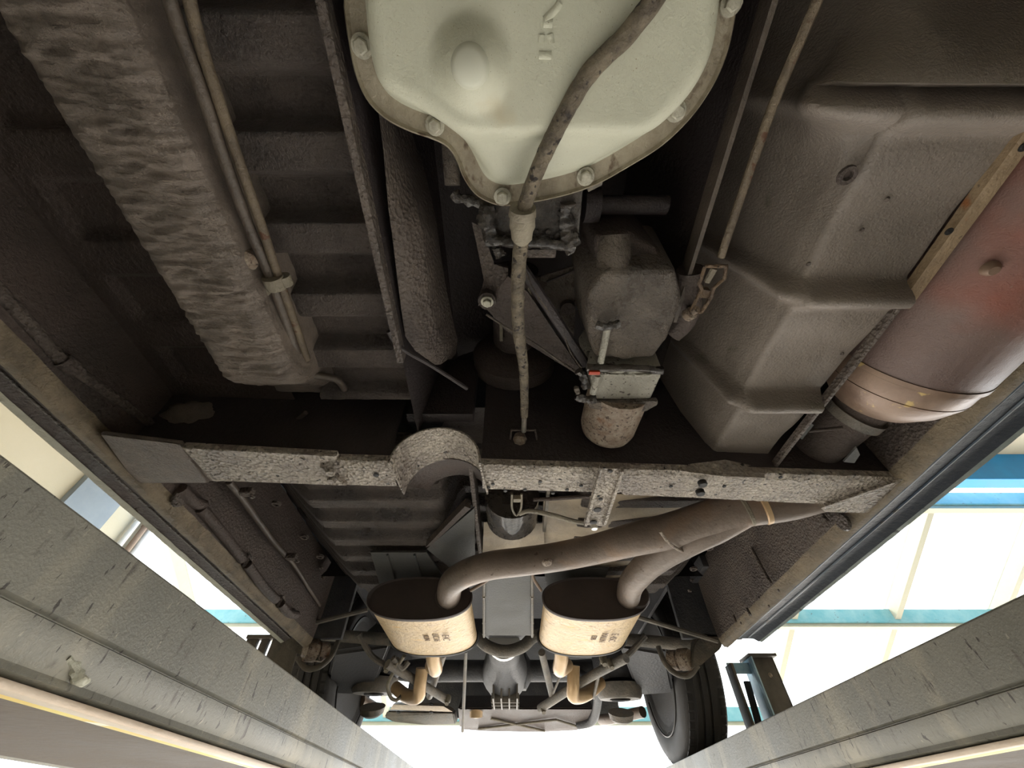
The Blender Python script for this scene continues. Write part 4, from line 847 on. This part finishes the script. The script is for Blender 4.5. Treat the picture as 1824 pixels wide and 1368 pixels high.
for a_, b2 in (((875, 1280, 2.42), (970, 1302, 2.57)), ((852, 1298, 2.56), (990, 1282, 2.42)), ((990, 1282, 2.42), (1035, 1296, 2.52))):
    bm = NB(); tube(bm, [Y(*a_), Y(*b2)], .005, 8); part('crossed_rib', bm, 'dirty_steel', tk)
bm = NB(); lathe(bm, Y(848, 1277, 2.35), (0, .3, -1), [(-.03, .03), (0, .03), (.006, .0)], 18); part('drain_cup', bm, 'tail_tan', tk, 'golden round cup')
yt([(985, 1190, 2.0), (1058, 1215, 2.1), (1058, 1278, 2.4), (1030, 1290, 2.5)], .02, 'filler_pipe', 'axle_black')
lines([Y(1145, 1268, 2.3), Y(1090, 1280, 2.5), Y(1070, 1282, 2.6)], .022, 'tail_outlet', 'rust-tan tail outlet beside the right tyre against the light', 'pipe_tan', 'pipe')
lines([Y(640, 1248, 2.3), Y(665, 1262, 2.5)], .028, 'tail_outlet', 'dark brown outlet stub by the left tyre against the light', 'pipe_brown', 'pipe')
# ================================================================== WHEELS
def wheel(s, cxx, cy, ch, R, wd, label):
    t = car
    hw = wd / 2; ax = (s, 0, 0); p = W(cxx, cy, ch)   # axis pointing outboard, from the centre
    bm = NB(); lathe(bm, p, ax, [(-hw + .012, R * .66), (-hw, R * .74), (-hw - .002, R * .85), (-hw + .006, R * .94), (-hw + .022, R * .985), (hw - .022, R * .985), (hw - .006, R * .94), (hw, R * .8), (hw - .012, R * .66)], 72)
    t = part('rear_wheel', bm, 'tyre', car, label, angle=50)
    bm = NB()
    n = 64
    for k in range(n):
        q = 2 * math.pi * k / n
        for xa, tw in ((-hw + .026, .0), (hw - .026, math.pi / n)):
            c = p + Vector((s * xa, R * .977 * math.cos(q + tw), R * .977 * math.sin(q + tw)))
            r = bmesh.ops.create_cube(bm, size=1)['verts']
            mt = Matrix.Translation(c) @ Matrix.Rotation(q + tw, 4, 'X') @ Matrix.Rotation(.35 * (1 if xa < 0 else -1), 4, 'Y').inverted() @ Matrix.Diagonal((.034, .008, .018, 1)) 
            mt = Matrix.Translation(c) @ Matrix.Rotation(q + tw, 4, 'X') @ Matrix.Diagonal((.018, .006, .022, 1))
            bmesh.ops.transform(bm, matrix=mt, verts=r)
    part('tread_lug', bm, 'tyre', t, kind='stuff')
    for xx in (-.03, 0, .03):
        bm = NB(); lathe(bm, p + Vector((xx - .010, 0, 0)), (1, 0, 0), [(0, R * .98), (0, R), (.02, R), (.02, R * .98)], 72); part('tread_rib', bm, 'tyre', t)
    bm = NB(); lathe(bm, p, ax, [(-hw + .020, R * .52), (-hw + .006, R * .66), (-hw + .016, R * .675), (-hw + .03, R * .60), (hw - .05, R * .56), (hw - .04, R * .2), (hw - .045, 0)], 48); part('rim', bm, 'rim', t)
    bm = NB(); lathe(bm, p, ax, [(-.06, .10), (-.02, .12), (.03, .12), (.04, .05)], 30); part('brake_drum', bm, 'axle_black', t)
    bm = NB(); tube(bm, [p + Vector((-s * hw, R * .70 * math.cos(q), R * .70 * math.sin(q))) for q in [math.radians(x) for x in range(200, 341, 10)]], .003, 6); part('bead_line', bm, 'rim', t)
    return t
wheel(1, .725, 2.12, .50, .315, .17, 'right rear wheel with ribbed tyre standing on the right runway')
wheel(-1, -.775, 2.12, .50, .315, .17, 'left rear wheel with worn tyre standing on the left runway')
bpy.context.view_layer.update()
